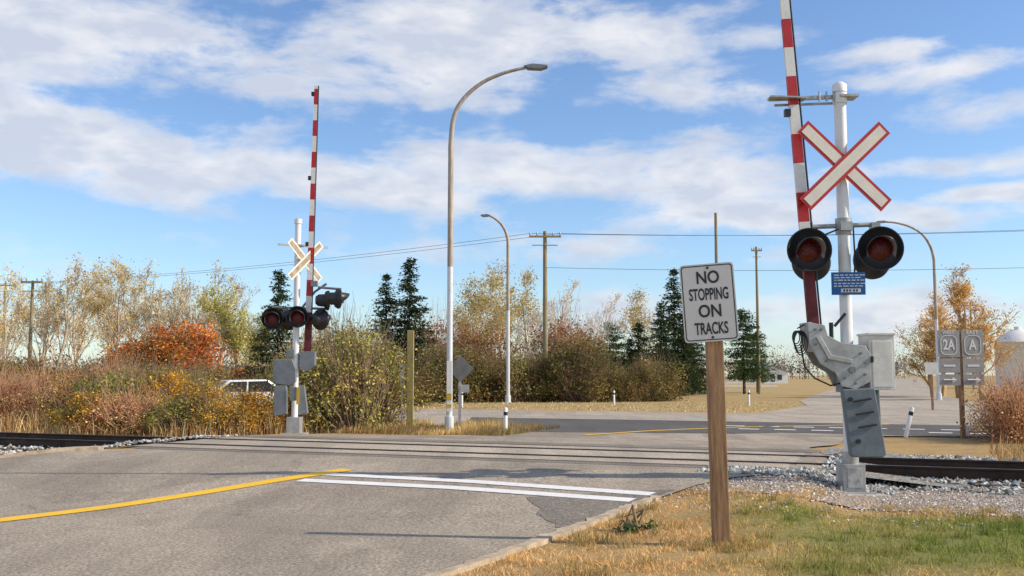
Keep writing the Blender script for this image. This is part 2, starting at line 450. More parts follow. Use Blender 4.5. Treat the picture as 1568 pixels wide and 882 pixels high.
blades('grass', P, hh, .007, 1.2, cc, 5)
n = 14000
P2 = np.stack([r.uniform(-3, 14, n), r.uniform(-2, 8, n)], 1); P2 = P2[right_of_road(P2)]
blades('grass', P2, r.uniform(.03, .07, len(P2)), .012, .9, gcol(P2[:, 0], P2[:, 1]), 6)
T = []
rt = np.random.default_rng(77)
tc_ = [(1.98, 9.45, 260, .16), (4.9, 11.6, 250, .35), (3.1, 8.9, 400, .5), (5.5, 10.6, 500, .6), (2.4, 8.4, 250, .3), (4.3, 9.4, 300, .5), (2.7, 12.4, 200, .3), (.9, 10.2, 120, .3)]
tc_ += [(rt.uniform(.2, 6.5), rt.uniform(8, 12), 45, .05) for _ in range(90)]
for cx, cy, k, sp in tc_:
    T.append(np.stack([rt.normal(cx, sp, k), rt.normal(cy, sp, k)], 1))
T = np.vstack(T); T = T[right_of_road(T)]; s_, d_ = sd(T[:, 0], T[:, 1]); T = T[d_ < -3.7]
blades('grass_tufts', T, r.uniform(.04, .12, len(T)), .008, .7, (gcol(T[:, 0], T[:, 1]) * .65 + np.array([.1, .13, .03]) * .45) * r.uniform(.7, 1.3, (len(T), 1)), 8)
def tall(name, n, s0, s1, d0, d1, h0, h1, cols, seed, w=.02, filt=None, patchy=0):
    rr = np.random.default_rng(seed)
    SDp = np.stack([rr.uniform(s0, s1, n), rr.uniform(d0, d1, n)], 1)
    P = np.array([TP(a, b) for a, b in SDp])
    if filt is not None: P = P[filt(P)]
    if patchy: P = P[vnoise(P[:, 0], P[:, 1], 1.1, seed + 5) + rr.uniform(-.5, .5, len(P)) > -patchy]
    n = len(P)
    c = np.array(cols)[rr.integers(0, len(cols), n)] * rr.uniform(.6, 1.3, (n, 1))
    cl = .7 + .7 * vnoise(P[:, 0], P[:, 1], 1.6, seed)
    return blades(name, P, rr.uniform(h0, h1, n) * np.clip(cl, .25, 1.4), w, .4, c, seed)
dry = [(.5, .34, .16), (.4, .24, .11), (.28, .23, .08), (.58, .44, .24), (.36, .17, .08)]
tall('dry_grass', 17000, -26, -8.2, 3.0, 12, .2, .85, dry, 21, patchy=.15)
tall('dry_grass', 8000, -8.2, -3.0, 6.6, 11.5, .1, .42, dry + [(.2, .25, .06)], 22)
tall('dry_grass', 6000, 8.2, 30, 3.3, 6.3, .1, .45, dry, 23)
tall('dry_grass', 4500, 9.3, 13.5, 4.4, 7.2, .25, .75, [(.42, .2, .1), (.48, .32, .15), (.3, .25, .08)], 24)
fl_ = np.array(FL, float); fr_ = np.array(FR, float)
def offroad(P):
    xl = np.interp(P[:, 1], fl_[:, 1], fl_[:, 0]); frs = fr_[np.argsort(fr_[:, 1])]; xr = np.interp(P[:, 1], frs[:, 1], frs[:, 0])
    return (P[:, 0] < xl - .3) | (P[:, 0] > xr + .3)
tall('dry_grass', 14000, -60, 45, 26, 42, .04, .14, [(.52, .42, .24), (.42, .34, .18), (.36, .31, .15)], 25, .05, offroad)

# ------------------------------------------------------------------ vegetation generators
def segtubes(mb, S, C, n=4):
    S = np.array(S, float); P0, P1, r0, r1 = S[:, 0:3], S[:, 3:6], S[:, 6], S[:, 7]
    d = P1 - P0; d /= np.linalg.norm(d, axis=1)[:, None] + 1e-9
    up = np.where(np.abs(d[:, 2:3]) < .9, [[0, 0, 1]], [[1, 0, 0]])
    a = np.cross(d, up); a /= np.linalg.norm(a, axis=1)[:, None]; b = np.cross(d, a)
    V = []
    for P, rad in ((P0, r0), (P1, r1)):
        for k in range(n):
            an = 6.283 * k / n
            V.append(P + (a * math.cos(an) + b * math.sin(an)) * rad[:, None])
    V = np.stack(V, 1); m = len(S)
    base = (2 * n * np.arange(m))[:, None, None]
    f = np.array([[k, (k + 1) % n, (k + 1) % n + n, k + n] for k in range(n)])[None]
    mb.add(V.reshape(-1, 3), (base + f).reshape(-1, 4), 0, np.repeat(np.asarray(C, float), 2 * n, 0) if np.ndim(C) > 1 else C, True)
def leaves(mb, Cn, size, cols, rg, asp=.6):
    n = len(Cn)
    a = rg.normal(0, 1, (n, 3)); a /= np.linalg.norm(a, axis=1)[:, None]
    t = rg.normal(0, 1, (n, 3)); b = np.cross(a, t); b /= np.linalg.norm(b, axis=1)[:, None]
    s = (size * rg.uniform(.55, 1.3, n))[:, None]
    V = np.stack([Cn - a * s, Cn + b * s * asp, Cn + a * s, Cn - b * s * asp], 1)
    F = 4 * np.arange(n)[:, None] + np.arange(4)[None]
    mb.add(V.reshape(-1, 3), F, 1, np.repeat(cols, 4, 0))
def tree(name, seed, Ht, levels=4, spread=.6, kids=5, tr_r=.14, bark=(.3, .26, .22), nl=0, ls=.09, lcols=((.4, .28, .06),), start=.22, lenf=.55, jit=.25, multi=1, up=.12, twig=.012):
    rg = np.random.default_rng(seed); S = []; tips = []
    def br(p, d, L, rad, lev):
        ns = (7, 5, 4, 3, 2)[min(lev, 4)]; pts = [(p, d, rad)]
        for i in range(ns):
            d = d + rg.normal(0, .10 + .05 * lev, 3) + np.array([0, 0, up]); d = d / np.linalg.norm(d)
            q = p + d * L / ns; r2 = max(rad * (1 - .8 / ns), twig * .5)
            S.append([*p, *q, rad, r2]); p = q; rad = r2; pts.append((p, d, rad))
        if lev >= levels - 1: tips.extend([x[0] for x in pts[1:]])
        if lev < levels:
            nk = int(kids * (1.6 if lev == 0 else 1)) 
            for k in range(nk):
                t = start + (1 - start) * (k + rg.uniform(0, 1)) / nk if lev == 0 else rg.uniform(.2, 1)
                i = min(int(t * ns), ns - 1); f = t * ns - i
                pp = pts[i][0] * (1 - f) + pts[i + 1][0] * f; dd = pts[i][1]
                sd_ = rg.normal(0, 1, 3); sd_ -= dd * sd_.dot(dd); sd_ /= np.linalg.norm(sd_)
                an = spread * rg.uniform(.6, 1.35)
                nd = dd * math.cos(an) + sd_ * math.sin(an)
                br(pp, nd, L * lenf * rg.uniform(.7, 1.2) * (1.15 - .5 * t), max(pts[i][2] * .55, twig), lev + 1)
    for m in range(multi):
        a = rg.uniform(0, 6.28); d0 = np.array([math.cos(a) * .25, math.sin(a) * .25, 1.]) if multi > 1 else np.array([0., 0, 1])
        br(np.array([rg.uniform(-.2, .2) * (multi > 1), rg.uniform(-.2, .2) * (multi > 1), -.1]), d0 / np.linalg.norm(d0), Ht * .8 * rg.uniform(.85, 1.05), tr_r / (1 if multi == 1 else 1.4), 0)
    S = np.array(S); zmax = max(S[:, 5].max(), .1); f = Ht / zmax
    S[:, :6] *= f; T_ = np.array(tips) * f
    mb = MB(); segtubes(mb, S, np.array(bark)[None] * rg.uniform(.7, 1.25, (len(S), 1)), 3)
    if nl:
        c = T_[rg.integers(0, len(T_), nl)] + rg.normal(0, jit, (nl, 3))
        cb = np.array(lcols)[rg.integers(0, len(lcols), nl)] * rg.uniform(.55, 1.35, (nl, 1))
        leaves(mb, c, ls, cb, rg)
    o = mb.obj(name, [M_bark, M_fol]); me = o.data; bpy.data.objects.remove(o); return me
def bush(name, seed, rx, ry, h, ncl=90, nl=70, ls=.07, cols=((.2, .2, .05),), stems=60, cs=.2, bark=(.22, .16, .11), zmin=.1, pw=.55):
    rg = np.random.default_rng(seed); mb = MB()
    th = rg.uniform(0, 6.28, ncl); ph = rg.uniform(0, 6.28, 3)
    z = h * (zmin + (1 - zmin) * rg.uniform(0, 1, ncl) ** .8)
    pr = np.sqrt(np.clip(1 - ((z / h - .35) / .7) ** 2, .03, 1))
    lob = 1 + .25 * np.sin(2 * th + ph[0]) + .2 * np.sin(5 * th + ph[1])
    rad = rg.uniform(0, 1, ncl) ** pw * pr * lob
    C = np.stack([np.cos(th) * rad * rx, np.sin(th) * rad * ry, z * (1 + .12 * np.sin(3 * th + ph[2]))], 1)
    cc = np.array(cols)[rg.integers(0, len(cols), ncl)] * rg.uniform(.55, 1.3, (ncl, 1))
    L = np.repeat(C, nl, 0) + rg.normal(0, 1, (ncl * nl, 3)) * np.array([cs, cs, cs * .8]) * rg.uniform(.5, 1.3, (ncl, 1)).repeat(nl, 0)
    L[:, 2] = np.abs(L[:, 2])
    lc = np.repeat(cc, nl, 0) * rg.uniform(.7, 1.35, (ncl * nl, 1))
    leaves(mb, L, ls, lc, rg)
    S = []
    for i in range(stems):
        e = C[rg.integers(0, ncl)] * np.array([1, 1, 1.12]); b0 = np.array([e[0] * .35, e[1] * .35, 0])
        m = (b0 + e) / 2 + rg.normal(0, .1, 3)
        S += [[*b0, *m, .02, .013], [*m, *e, .013, .005]]
        for _ in range(3):
            e2 = e + rg.normal(0, cs * 1.5, 3) + [0, 0, cs * 1.1]; S.append([*m, *e2, .009, .004])
    segtubes(mb, S, bark, 3)
    o = mb.obj(name, [M_bark, M_fol]); me = o.data; bpy.data.objects.remove(o); return me
def spruce(name, seed, Ht, Rr, dens=1., col=((.035, .055, .025), (.055, .078, .033), (.028, .042, .022)), expo=.8, low=.05):
    rg = np.random.default_rng(seed); mb = MB(); S = [[0, 0, -.1, 0, 0, Ht * .6, .16, .07], [0, 0, Ht * .6, 0, 0, Ht, .07, .01]]
    Cn = []; A = []
    nl = int(34 * dens * Ht / 9)
    for i in range(nl):
        t = low + (1 - low) * (i + rg.uniform(0, .8)) / nl; z = t * Ht
        wh = rg.uniform(.75, 1.12)
        for k in range(9):
            L = Rr * (1 - t) ** expo * rg.uniform(.45, 1.2) * wh + .1; a = rg.uniform(0, 6.28)
            u = np.array([math.cos(a), math.sin(a), 0])
            nk = max(4, int(L / .1))
            q = np.linspace(.1, 1, nk)
            pts = u[None] * (q * L)[:, None]; pts[:, 2] = z - .22 * q * L + .25 * (q ** 2.5) * L * .7
            S.append([0, 0, z, *pts[-1], .02, .005])
            pts = pts + rg.normal(0, .06, pts.shape); Cn.append(pts); A.append(np.tile(u, (nk, 1)))
    Cn = np.vstack(Cn); A = np.vstack(A); Cn = np.repeat(Cn, 3, 0); A = np.repeat(A, 3, 0); n = len(Cn)
    A = A + rg.normal(0, .6, A.shape); A[:, 2] -= .25; A /= np.linalg.norm(A, axis=1)[:, None]
    t = rg.normal(0, 1, (n, 3)); B = np.cross(A, t); B /= np.linalg.norm(B, axis=1)[:, None]
    s = rg.uniform(.09, .24, (n, 1)); Cn = Cn + rg.normal(0, .06, Cn.shape)
    V = np.stack([Cn - B * s * .28, Cn + A * s, Cn + B * s * .28], 1).reshape(-1, 3)
    cb = np.array(col)[rg.integers(0, len(col), n)] * rg.uniform(.6, 1.5, (n, 1))
    mb.add(V, 3 * np.arange(n)[:, None] + np.arange(3)[None], 1, np.repeat(cb, 3, 0))
    segtubes(mb, S, (.09, .07, .055), 3)
    o = mb.obj(name, [M_bark, M_fol]); me = o.data; bpy.data.objects.remove(o); return me

YG = ((.38, .32, .08), (.27, .26, .07), (.48, .38, .11))
GO = ((.55, .42, .1), (.6, .44, .12), (.45, .36, .11))
BR = (.55, .45, .33)
t_bare = [tree('bare_tree', 30 + i, 8.5, 4, .5, 5, .13, BR, nl=1000, ls=.06, lcols=GO, jit=.18, twig=.013) for i in range(3)]
t_gold = [tree('golden_aspen', 40 + i, 10, 4, .6, 5, .16, (.55, .5, .4), nl=3600, ls=.08, lcols=((.58, .42, .12), (.5, .38, .12), (.4, .33, .1)), jit=.3) for i in range(2)]
t_white = tree('bleached_tree', 51, 9, 4, .6, 5, .14, (.66, .6, .53), nl=150, ls=.06)
t_pop = tree('poplar', 52, 7.5, 3, .28, 8, .11, (.35, .3, .22), nl=4000, ls=.08, lcols=((.36, .36, .1), (.48, .42, .13)), jit=.2)
t_will = tree('willow_tree', 56, 9.3, 4, .7, 6, .28, (.5, .33, .18), nl=4800, ls=.08, lcols=((.62, .38, .1), (.54, .34, .12), (.64, .44, .15)), jit=.24, start=.15, lenf=.62, twig=.016)
t_rust = [bush('rust_tree', 60, 2.6, 2.2, 4.2, 130, 56, .085, ((.5, .15, .03), (.42, .12, .03), (.55, .26, .05), (.28, .15, .05)), cs=.38, zmin=.2, stems=110), bush('rust_shrub', 61, 2, 2, 3.9, 80, 40, .08, ((.27, .12, .05), (.33, .15, .06), (.2, .17, .06)), cs=.4, stems=120, bark=(.33, .2, .13))]
b_yg = [bush('yellow_green_shrub', 70 + i, 1.3, 1.2, 2.65, 105, 44, .045, YG + ((.18, .19, .06),), stems=120, cs=.22) for i in range(2)]
b_gold = [bush('golden_shrub', 73 + i, 1.5, 1.1, 1.55, 90, 48, .046, ((.66, .4, .03), (.58, .27, .03), (.46, .32, .07), (.3, .25, .06)), stems=110, cs=.22) for i in range(2)]
b_green = [bush('green_shrub', 76 + i, 1.5, 1.2, 1.45, 80, 46, .046, ((.17, .21, .06), (.25, .25, .07), (.4, .33, .08)), stems=100, cs=.22) for i in range(2)]
b_red = bush('red_brown_shrub', 79, 1.6, 1.4, 1.3, 80, 36, .04, ((.42, .2, .09), (.46, .3, .13), (.32, .14, .07), (.54, .38, .17)), stems=220, cs=.2, bark=(.45, .26, .16))
b_hedge = [bush('hedge_shrub', 80 + i, (2.1, 2.6, 1.7, 2.3)[i], 1.7, (3.3, 2.9, 3.5, 3.1)[i], 120, 46, .08, ((.13, .13, .045), (.23, .15, .055), (.1, .1, .04), (.24, .21, .07)), stems=130, cs=.4, bark=(.26, .17, .12), zmin=.03, pw=.4) for i in range(4)]
s_big = spruce('spruce_tree', 90, 9.2, 2.5); s_big2 = spruce('spruce_tree', 95, 9.2, 2.2); s_sm = spruce('spruce_tree', 91, 5.4, 1.8); s_pine = spruce('pine_tree', 92, 7.2, 2.4, .9, ((.065, .1, .035), (.045, .075, .027)), .45, .18)

def put(name, me, u, Yd, sc_=1, rz=None, z=0):
    inst(name, me, (u * Yd, Yd, z), random.uniform(0, 6.28) if rz is None else rz, sc_)
# placed by bearing slope (x/y) and distance from the survey origin
for a, yd, k in ((-.505, 62, .95), (-.46, 58, 1.0), (-.44, 66, 1.1), (-.405, 60, 1.0), (-.385, 70, 1.15), (-.36, 62, .98), (-.33, 68, 1.1), (-.315, 60, .9), (-.54, 58, .85), (-.48, 72, 1.1), (-.43, 75, 1.15), (-.6, 62, 1), (-.41, 66, 1.1), (-.345, 72, 1.15), (-.3, 70, 1.0), (-.375, 64, 1.05), (-.47, 64, 1.0), (-.52, 70, 1.1), (-.255, 74, .9), (-.2, 74, .8)):
    put('bare_tree', random.choice(t_bare), a, yd, k)
put('poplar', t_pop, -.275, 60, .95); put('poplar', t_pop, -.262, 64, .8); put('poplar', t_pop, -.57, 66, .9)
for u_, yd, k, me in ((-.235, 58, .84, s_big), (-.127, 66, .9, s_big2), (-.103, 66, 1.02, s_big), (.163, 80, 1.1, s_big2), (.15, 76, .78, s_big), (.127, 72, 1.0, s_sm), (.118, 74, .8, s_sm), (.18, 82, .85, s_big), (.172, 78, .7, s_big)):
    put('spruce_tree', me, u_, yd, (k * 1.1, k * 1.08, k))
put('pine_tree', s_pine, .232, 85, 1.02); put('pine_tree', s_pine, .098, 76, .8); put('pine_tree', s_pine, .245, 92, .8)
put('golden_aspen', t_gold[0], -.035, 76, 1.0); put('golden_aspen', t_gold[1], .02, 78, .98); put('golden_aspen', t_gold[0], -.005, 82, 1.05); put('golden_aspen', t_gold[1], .14, 95, .95); put('golden_aspen', t_gold[0], -.05, 80, .8)
put('bleached_tree', t_white, .035, 72, .95); put('bleached_tree', t_white, .08, 76, .88); put('bleached_tree', t_white, -.3, 64, .85); put('bleached_tree', t_white, .01, 73, .8)
put('willow_tree', t_will, .448, 70, 1.0); put('willow_tree', t_will, .43, 76, .85); put('willow_tree', t_will, .47, 64, .6); put('willow_tree', t_will, .42, 72, .6)
put('rust_tree', t_rust[0], -.35, 52, (1.1, 1, .84)); put('rust_tree', t_rust[0], -.318, 55, (.9, 1, .92)); put('rust_tree', t_rust[0], -.385, 56, (.8, .8, .7)); put('rust_shrub', t_rust[1], .075, 66, .95); put('rust_shrub', t_rust[1], .04, 68, 1.15); put('rust_shrub', t_rust[1], -.085, 68, 1.2); put('rust_shrub', t_rust[1], -.055, 69, 1.15); put('rust_shrub', t_rust[1], -.02, 68, 1.1); put('rust_shrub', t_rust[1], .055, 72, 1.25)
i = 0
for x in np.arange(-.098, .15, .019):
    x = x + random.uniform(-.006, .006)
    k = .82 + .1 * math.sin(x * 90) - .22 * (x > .09) + random.uniform(-.12, .1)
    put('hedge_shrub', b_hedge[random.randrange(4)], x, 61 + random.uniform(-1.5, 2), (k * random.uniform(1, 1.35), k, k)); i += 1
for x in np.arange(-.6, -.09, .03):
    put('hedge_shrub', b_hedge[random.randrange(4)], x + random.uniform(-.01, .01), 53 + random.uniform(-3, 6), (1.1, 1, random.uniform(.5, .72))); i += 1
for a, yd, me, k, nm in ((-.155, 28, b_yg[0], (1.0, 1, 1.03), 'yellow_green_shrub'), (-.132, 29.5, b_yg[1], (.75, 1, .86), 'yellow_green_shrub'), (-.178, 30, b_yg[1], 1.05, 'yellow_green_shrub'),
    (-.262, 27.5, b_gold[0], (.9, .9, .62), 'golden_shrub'), (-.305, 28, b_gold[1], (.95, .95, .78), 'golden_shrub'), (-.225, 29.5, b_gold[1], (.6, 1, .6), 'golden_shrub'), (-.345, 29.5, b_gold[0], .9, 'golden_shrub'),
    (-.285, 26.6, b_gold[1], (.8, .7, .55), 'golden_shrub'), (-.33, 27.2, b_green[1], (.8, .8, .6), 'green_shrub'), (-.375, 27.8, b_red, (.9, .8, .7), 'red_brown_shrub'), (-.42, 28.2, b_gold[0], (.8, .8, .6), 'golden_shrub'),
    (-.39, 29, b_green[0], 1.0, 'green_shrub'), (-.42, 30.5, b_green[1], .95, 'green_shrub'), (-.36, 32, b_green[0], 1.1, 'green_shrub'), (-.2, 33, b_green[1], (1, 1, 1.4), 'green_shrub'),
    (-.32, 37, b_yg[0], .62, 'yellow_green_shrub'), (-.215, 44, b_yg[1], .95, 'yellow_green_shrub'), (-.185, 36, b_yg[0], .95, 'yellow_green_shrub'), (-.46, 33, b_red, 1.05, 'red_brown_shrub'), (-.5, 30, b_red, .9, 'red_brown_shrub'), (-.44, 37, b_gold[0], .9, 'golden_shrub'),
    (-.49, 36, b_gold[1], .85, 'golden_shrub'), (-.54, 33, b_red, 1.1, 'red_brown_shrub'), (-.4, 40, b_red, 1.2, 'red_brown_shrub'), (-.34, 43, b_gold[1], 1.0, 'golden_shrub'),
    (.5, 24.2, b_red, .82, 'red_brown_shrub'), (.535, 25, b_red, 1.0, 'red_brown_shrub'), (-.6, 34, b_green[0], 1.2, 'green_shrub')):
    put(nm, me, a, yd, k)
def row(name, seed, n, x0, x1, y0, y1, h0, h1, cols, ls=.5):
    rg = np.random.default_rng(seed); mb = MB(); Cs = []; cc = []; S = []
    for i in range(n):
        x, y, h = rg.uniform(x0, x1), rg.uniform(y0, y1), rg.uniform(h0, h1)
        c = np.array(cols[rg.integers(0, len(cols))]); m = 130
        P = rg.normal(0, 1, (m, 3)) * [h * .3, h * .3, h * .22] + [x, y, h * .55]; P[:, 2] = np.abs(P[:, 2])
        Cs.append(P); cc.append(c[None] * rg.uniform(.5, 1.3, (m, 1))); S.append([x, y, 0, x, y, h, .2, .03])
        for _ in range(8): S.append([x, y, h * rg.uniform(.2, .6), x + rg.normal(0, h * .25), y, h * rg.uniform(.7, 1.1), .07, .03])
    leaves(mb, np.vstack(Cs), ls, np.vstack(cc), rg); segtubes(mb, S, (.22, .17, .14), 3)
    mb.obj(name, [M_bark, M_fol])
row('distant_tree_row', 5, 150, -330, 60, 250, 330, 5, 10, [(.2, .16, .1), (.24, .2, .11), (.14, .14, .08)])
row('distant_tree_row', 6, 40, 95, 160, 380, 420, 5, 14, [(.2, .17, .16), (.16, .14, .13)], .4)
row('distant_tree_row', 7, 50, 190, 480, 330, 380, 5, 9, [(.24, .2, .15), (.28, .24, .14)], .5)
wd = bush('weed_plant', 99, .2, .16, .10, 20, 20, .022, ((.07, .12, .04), (.12, .15, .06)), stems=10, cs=.03)
inst('weed_plant', wd, (1.3, 10.2, .0), 0, 1)

# ------------------------------------------------------------------ object materials
M_galv = pm('galvanised_steel', (.5, .5, .49), .42, .4, var=.35, scale=5)
M_mast = pm('mast_aluminium_paint', (.82, .82, .82), .45, .1, var=.1, scale=5, grime=.2)
M_grey = pm('grey_painted_steel', (.22, .24, .26), .5, .2, var=.25, scale=4)
M_dgrey = pm('weight_steel', (.16, .195, .22), .55, .2, var=.3, scale=3)
M_black = pm('black_paint', (.018, .018, .02), .4, 0, var=.2, scale=6, grime=.1)
M_white = pm('white_paint', (.8, .78, .75), .5, 0, var=.12, scale=5)
M_box = pm('box_grey_paint', (.7, .68, .63), .5, .05, var=.2, scale=5)
M_cream = pm('crossbuck_white', (.78, .72, .63), .5, 0, var=.14, scale=4, grime=.25)
M_red = pm('red_reflective', (.52, .02, .025), .45, 0, var=.25, scale=6, grime=.2)
M_dred = pm('dark_red_paint', (.16, .01, .014), .5, 0, var=.4, scale=6)
M_back = pm('sign_back', (.46, .38, .27), .6, .1, var=.5, scale=7)
M_signback = pm('sign_back_grey', (.2, .2, .19), .55, .3, var=.3, scale=5)
M_blue = pm('blue_sign', (.01, .12, .38), .4, 0, var=.15, scale=5, grime=.15)
M_post = pm('post_wood', (.38, .22, .115), .85, 0, var=.5, scale=5, bmp=.6, stretch=(6, 6, .5), grime=.8)
M_pole = pm('pole_wood', (.36, .3, .18), .9, 0, var=.4, scale=3, bmp=.4, stretch=(3, 3, .3))
M_ypost = pm('olive_post', (.4, .33, .13), .8, 0, var=.35, scale=4, stretch=(3, 3, .4))
M_sign = pm('sign_face', (.78, .73, .69), .45, 0, var=.1, scale=3, grime=.2)
M_grn = pm('route_sign_grey', (.36, .35, .33), .5, .1, var=.2, scale=4)
M_lampup = pm('lamp_upper_shade', (.5, .43, .36), .6, .1, var=.45, scale=2, stretch=(4, 4, .6))  # upper column: shading along the curve painted in as a browner tone
M_lampcol = pm('lamp_column', (.7, .73, .76), .45, .1, var=.15, scale=3)
M_conc = pm('concrete', (.5, .47, .43), .9, 0, var=.3, scale=5, bmp=.5)
M_glassk = pm('dark_glass', (.03, .035, .04), .12, 0, var=.1, scale=2, bmp=0)
ml, nt, b = new_mat('red_lens'); b.inputs['Base Color'].default_value = (.1, .004, .005, 1); b.inputs['Roughness'].default_value = .12
co = objco(nt); w_ = N(nt, 'ShaderNodeTexVoronoi'); w_.inputs['Scale'].default_value = 60; nt.links.new(co, w_.inputs['Vector']); bump(nt, b, w_.outputs['Distance'], .4, .01)
M_lens = ml
mv, nt, b = new_mat('visor_inner_lit'); b.inputs['Base Color'].default_value = (.35, .33, .32, 1); b.inputs['Roughness'].default_value = .35  # inside of the hood coloured pale to paint in its sunlit crescent
M_vis = mv

def lampunit(name, loc, yaw, parent, rad=.3, tilt=0):
    Mx = Matrix.Translation(loc) @ Euler((tilt, 0, yaw)).to_matrix().to_4x4()
    mb = MB()
    mb.revolve([(.14, .02), (rad * .8, .0), (rad * .93, -.035), (rad, -.05), (rad * 1.0, -.02), (rad * .9, .03), (.16, .05), (.15, .2), (.1, .27), (.001, .28)], Mx, 36, 0)
    mb.revolve([(.001, -.04), (.08, -.032), (.13, -.012), (.17, .018)], Mx, 28, 1)
    n = 26; Vv = []; a0, a1 = R(-25), R(205)
    for k in range(n + 1):
        an = a0 + (a1 - a0) * k / n; ln = .10 + .2 * max(0, math.sin(an)) ** .6
        dz = -.05
        for rr_, yy, zz_ in ((.18, 0, 0), (.195, -ln, dz), (.188, -ln, dz), (.172, 0, 0)):
            Vv.append(Mx @ Vector((rr_ * math.cos(an), yy, rr_ * math.sin(an) + zz_)))
    F1 = [[4 * k, 4 * k + 1, 4 * k + 5, 4 * k + 4] for k in range(n)]; F2 = [[4 * k + 2, 4 * k + 3, 4 * k + 7, 4 * k + 6] for k in range(n)]
    F3 = [[4 * k + 1, 4 * k + 2, 4 * k + 6, 4 * k + 5] for k in range(n)]
    mb.add(Vv, F1 + F3, 0, smooth=True); mb.add(Vv, F2, 2, smooth=True)
    return mb.obj(name, [M_black, M_lens, M_vis], parent)

def crossbuck(name, loc, yaw, parent, L=1.58, W=.225, ang=43.5):
    e = empty(name, loc, (0, 0, yaw)); e.parent = parent
    for k, sg in enumerate((1, -1)):
        y0 = -.02 * k
        Mx = Matrix.Rotation(R(sg * ang), 4, 'Y')
        mb = MB()
        mb.box((0, y0, 0), (L, .012, W), M=Mx, mi=2)
        mb.box((0, y0 - .0085, 0), (L - .075, .005, W - .085), M=Mx, mi=0)
        mb.obj('blade_%d' % (k + 1), [M_cream, M_back, M_red], e)
    mb = MB(); mb.box((0, .03, 0), (.06, .05, .3)); mb.obj('bracket', [M_galv], e)
    return e

def gate_arm(parent, p0, p1, w0, w1, step, n_dark=1.2):
    p0 = Vector(p0); p1 = Vector(p1); L = (p1 - p0).length; d = (p1 - p0).normalized()
    xx = Vector((1, 0, 0)); xx = (xx - d * xx.dot(d)).normalized(); yy = d.cross(xx)
    Mx = Matrix((xx, yy, d)).transposed().to_4x4(); Mx.translation = p0
    mb = MB(); z = 0; k = 0
    while z < L:
        ln = min(step, L - z); wa = w0 + (w1 - w0) * z / L; wb = w0 + (w1 - w0) * (z + ln) / L
        V_ = []
        for yv in (-.03, .03):
            V_ += [(-wa / 2, yv, z), (wa / 2, yv, z), (wb / 2, yv, z + ln), (-wb / 2, yv, z + ln)]
        V_ = [Mx @ Vector(v) for v in V_]
        mi = (2 if z < n_dark else 0) if k % 2 == 0 or z < n_dark * .5 else 1
        mb.add(V_, [[0, 1, 2, 3], [7, 6, 5, 4], [1, 5, 6, 2], [0, 3, 7, 4]] + ([[3, 2, 6, 7]] if z + ln >= L - .01 else []) + ([[0, 4, 5, 1]] if z == 0 else []), mi)
        z += ln; k += 1
    mb.obj('gate_arm', [M_red, M_white, M_dred], parent)
    mb = MB()
    mb.path([Mx @ Vector((w0 / 2 + .022, -.02, .1)), Mx @ Vector((w1 / 2 + .018, -.02, L))], .014, 6)
    for t in (.18, .42, .66, .97):
        mb.box(Mx @ Vector((-w0 * .5 * (1 - t) - w1 * .5 * t - .03, 0, L * t)), (.08, .08, .1))
    mb.obj('arm_cable_and_lamps', [M_black], parent)

# ------------------------------------------------------------------ near right signal
mx, my = 4.57, 13.6
S1 = empty('railroad_crossing_signal', (mx, my, .01))
mb = MB(); mb.path([(0, 0, .35), (0, 0, 5.55)], .082, 24); mb.path([(0, 0, 5.52), (0, 0, 5.62), (0, 0, 5.66)], [.1, .1, .05], 20)
mb.path([(0, 0, 5.36), (0, 0, 5.5)], .1, 20)
mb.obj('mast', [M_mast], S1)
mb = MB()
mb.box((0, 0, .20), (.3, .3, .40)); mb.box((0, -.16, .22), (.2, .02, .26)); mb.box((0, 0, .02), (.52, .5, .04))
for sx in (-.2, .2):
    for sy in (-.2, .2): mb.path([(sx, sy, .03), (sx, sy, .12)], .018, 8); 
mb.path([(0, 0, .4), (0, 0, .56)], .11, 20)
for sx in (-.06, .06): mb.path([(sx, -.18, .2), (sx, -.165, .2)], .02, 8)
mb.obj('base_casting', [M_galv], S1, bevel=.012)
mb = MB(); mb.box((0, 0, -.01), (.75, .7, .06)); mb.obj('base_slab', [M_conc], S1, bevel=.01)
mb = MB(); mb.prism([(-.19, 1.40), (.24, 1.42), (.37, .55), (.33, .51), (-.07, .51), (-.1, .55)], -.34, -.22)
mb.prism([(.1, 1.40), (.5, 1.40), (.52, .62), (.48, .58), (.2, .58)], .2, .3)
mb.obj('counterweights', [M_dgrey], S1, bevel=.015)
mb = MB()
for zz, xo in ((1.27, .06), (1.1, .09), (.93, .12)): mb.path([(xo - .12, -.36, zz - .03), (xo + .12, -.36, zz + .01)], .013, 8)
for zz, xo in ((1.27, .06), (.72, .15)): mb.path([(xo - .15, -.36, zz), (xo - .15, -.335, zz)], .03, 10)
mb.obj('weight_bolts', [M_black], S1)
mb = MB()
pl = [(-.60, 2.30), (-.37, 2.26), (-.33, 2.12), (-.14, 2.02), (.17, 1.98), (.24, 1.86), (.22, 1.50), (.02, 1.40), (-.16, 1.44), (-.24, 1.62), (-.44, 1.74), (-.58, 2.0)]
mb.prism(pl, -.24, -.215); mb.prism(pl, .13, .155)
mb.prism([(-.60, 2.30), (-.54, 2.30), (-.5, 1.9), (-.56, 1.96)], -.215, .13)
mb.prism([(-.33, 2.12), (-.14, 2.02), (.17, 1.98), (.17, 1.955), (-.15, 1.99), (-.34, 2.09)], -.215, .13)
mb.prism([(-.5, 2.1), (-.44, 2.12), (-.3, 1.86), (-.02, 1.8), (-.02, 1.74), (-.34, 1.8)], -.27, -.24)
mb.obj('arm_bracket', [M_galv], S1, bevel=.006)
mb = MB(); mb.prism([(-.12, 2.0), (.12, 2.0), (.14, 1.36), (-.14, 1.36)], -.18, .1); mb.path([(-.02, -.27, 1.66), (-.02, .2, 1.66)], .045, 20)
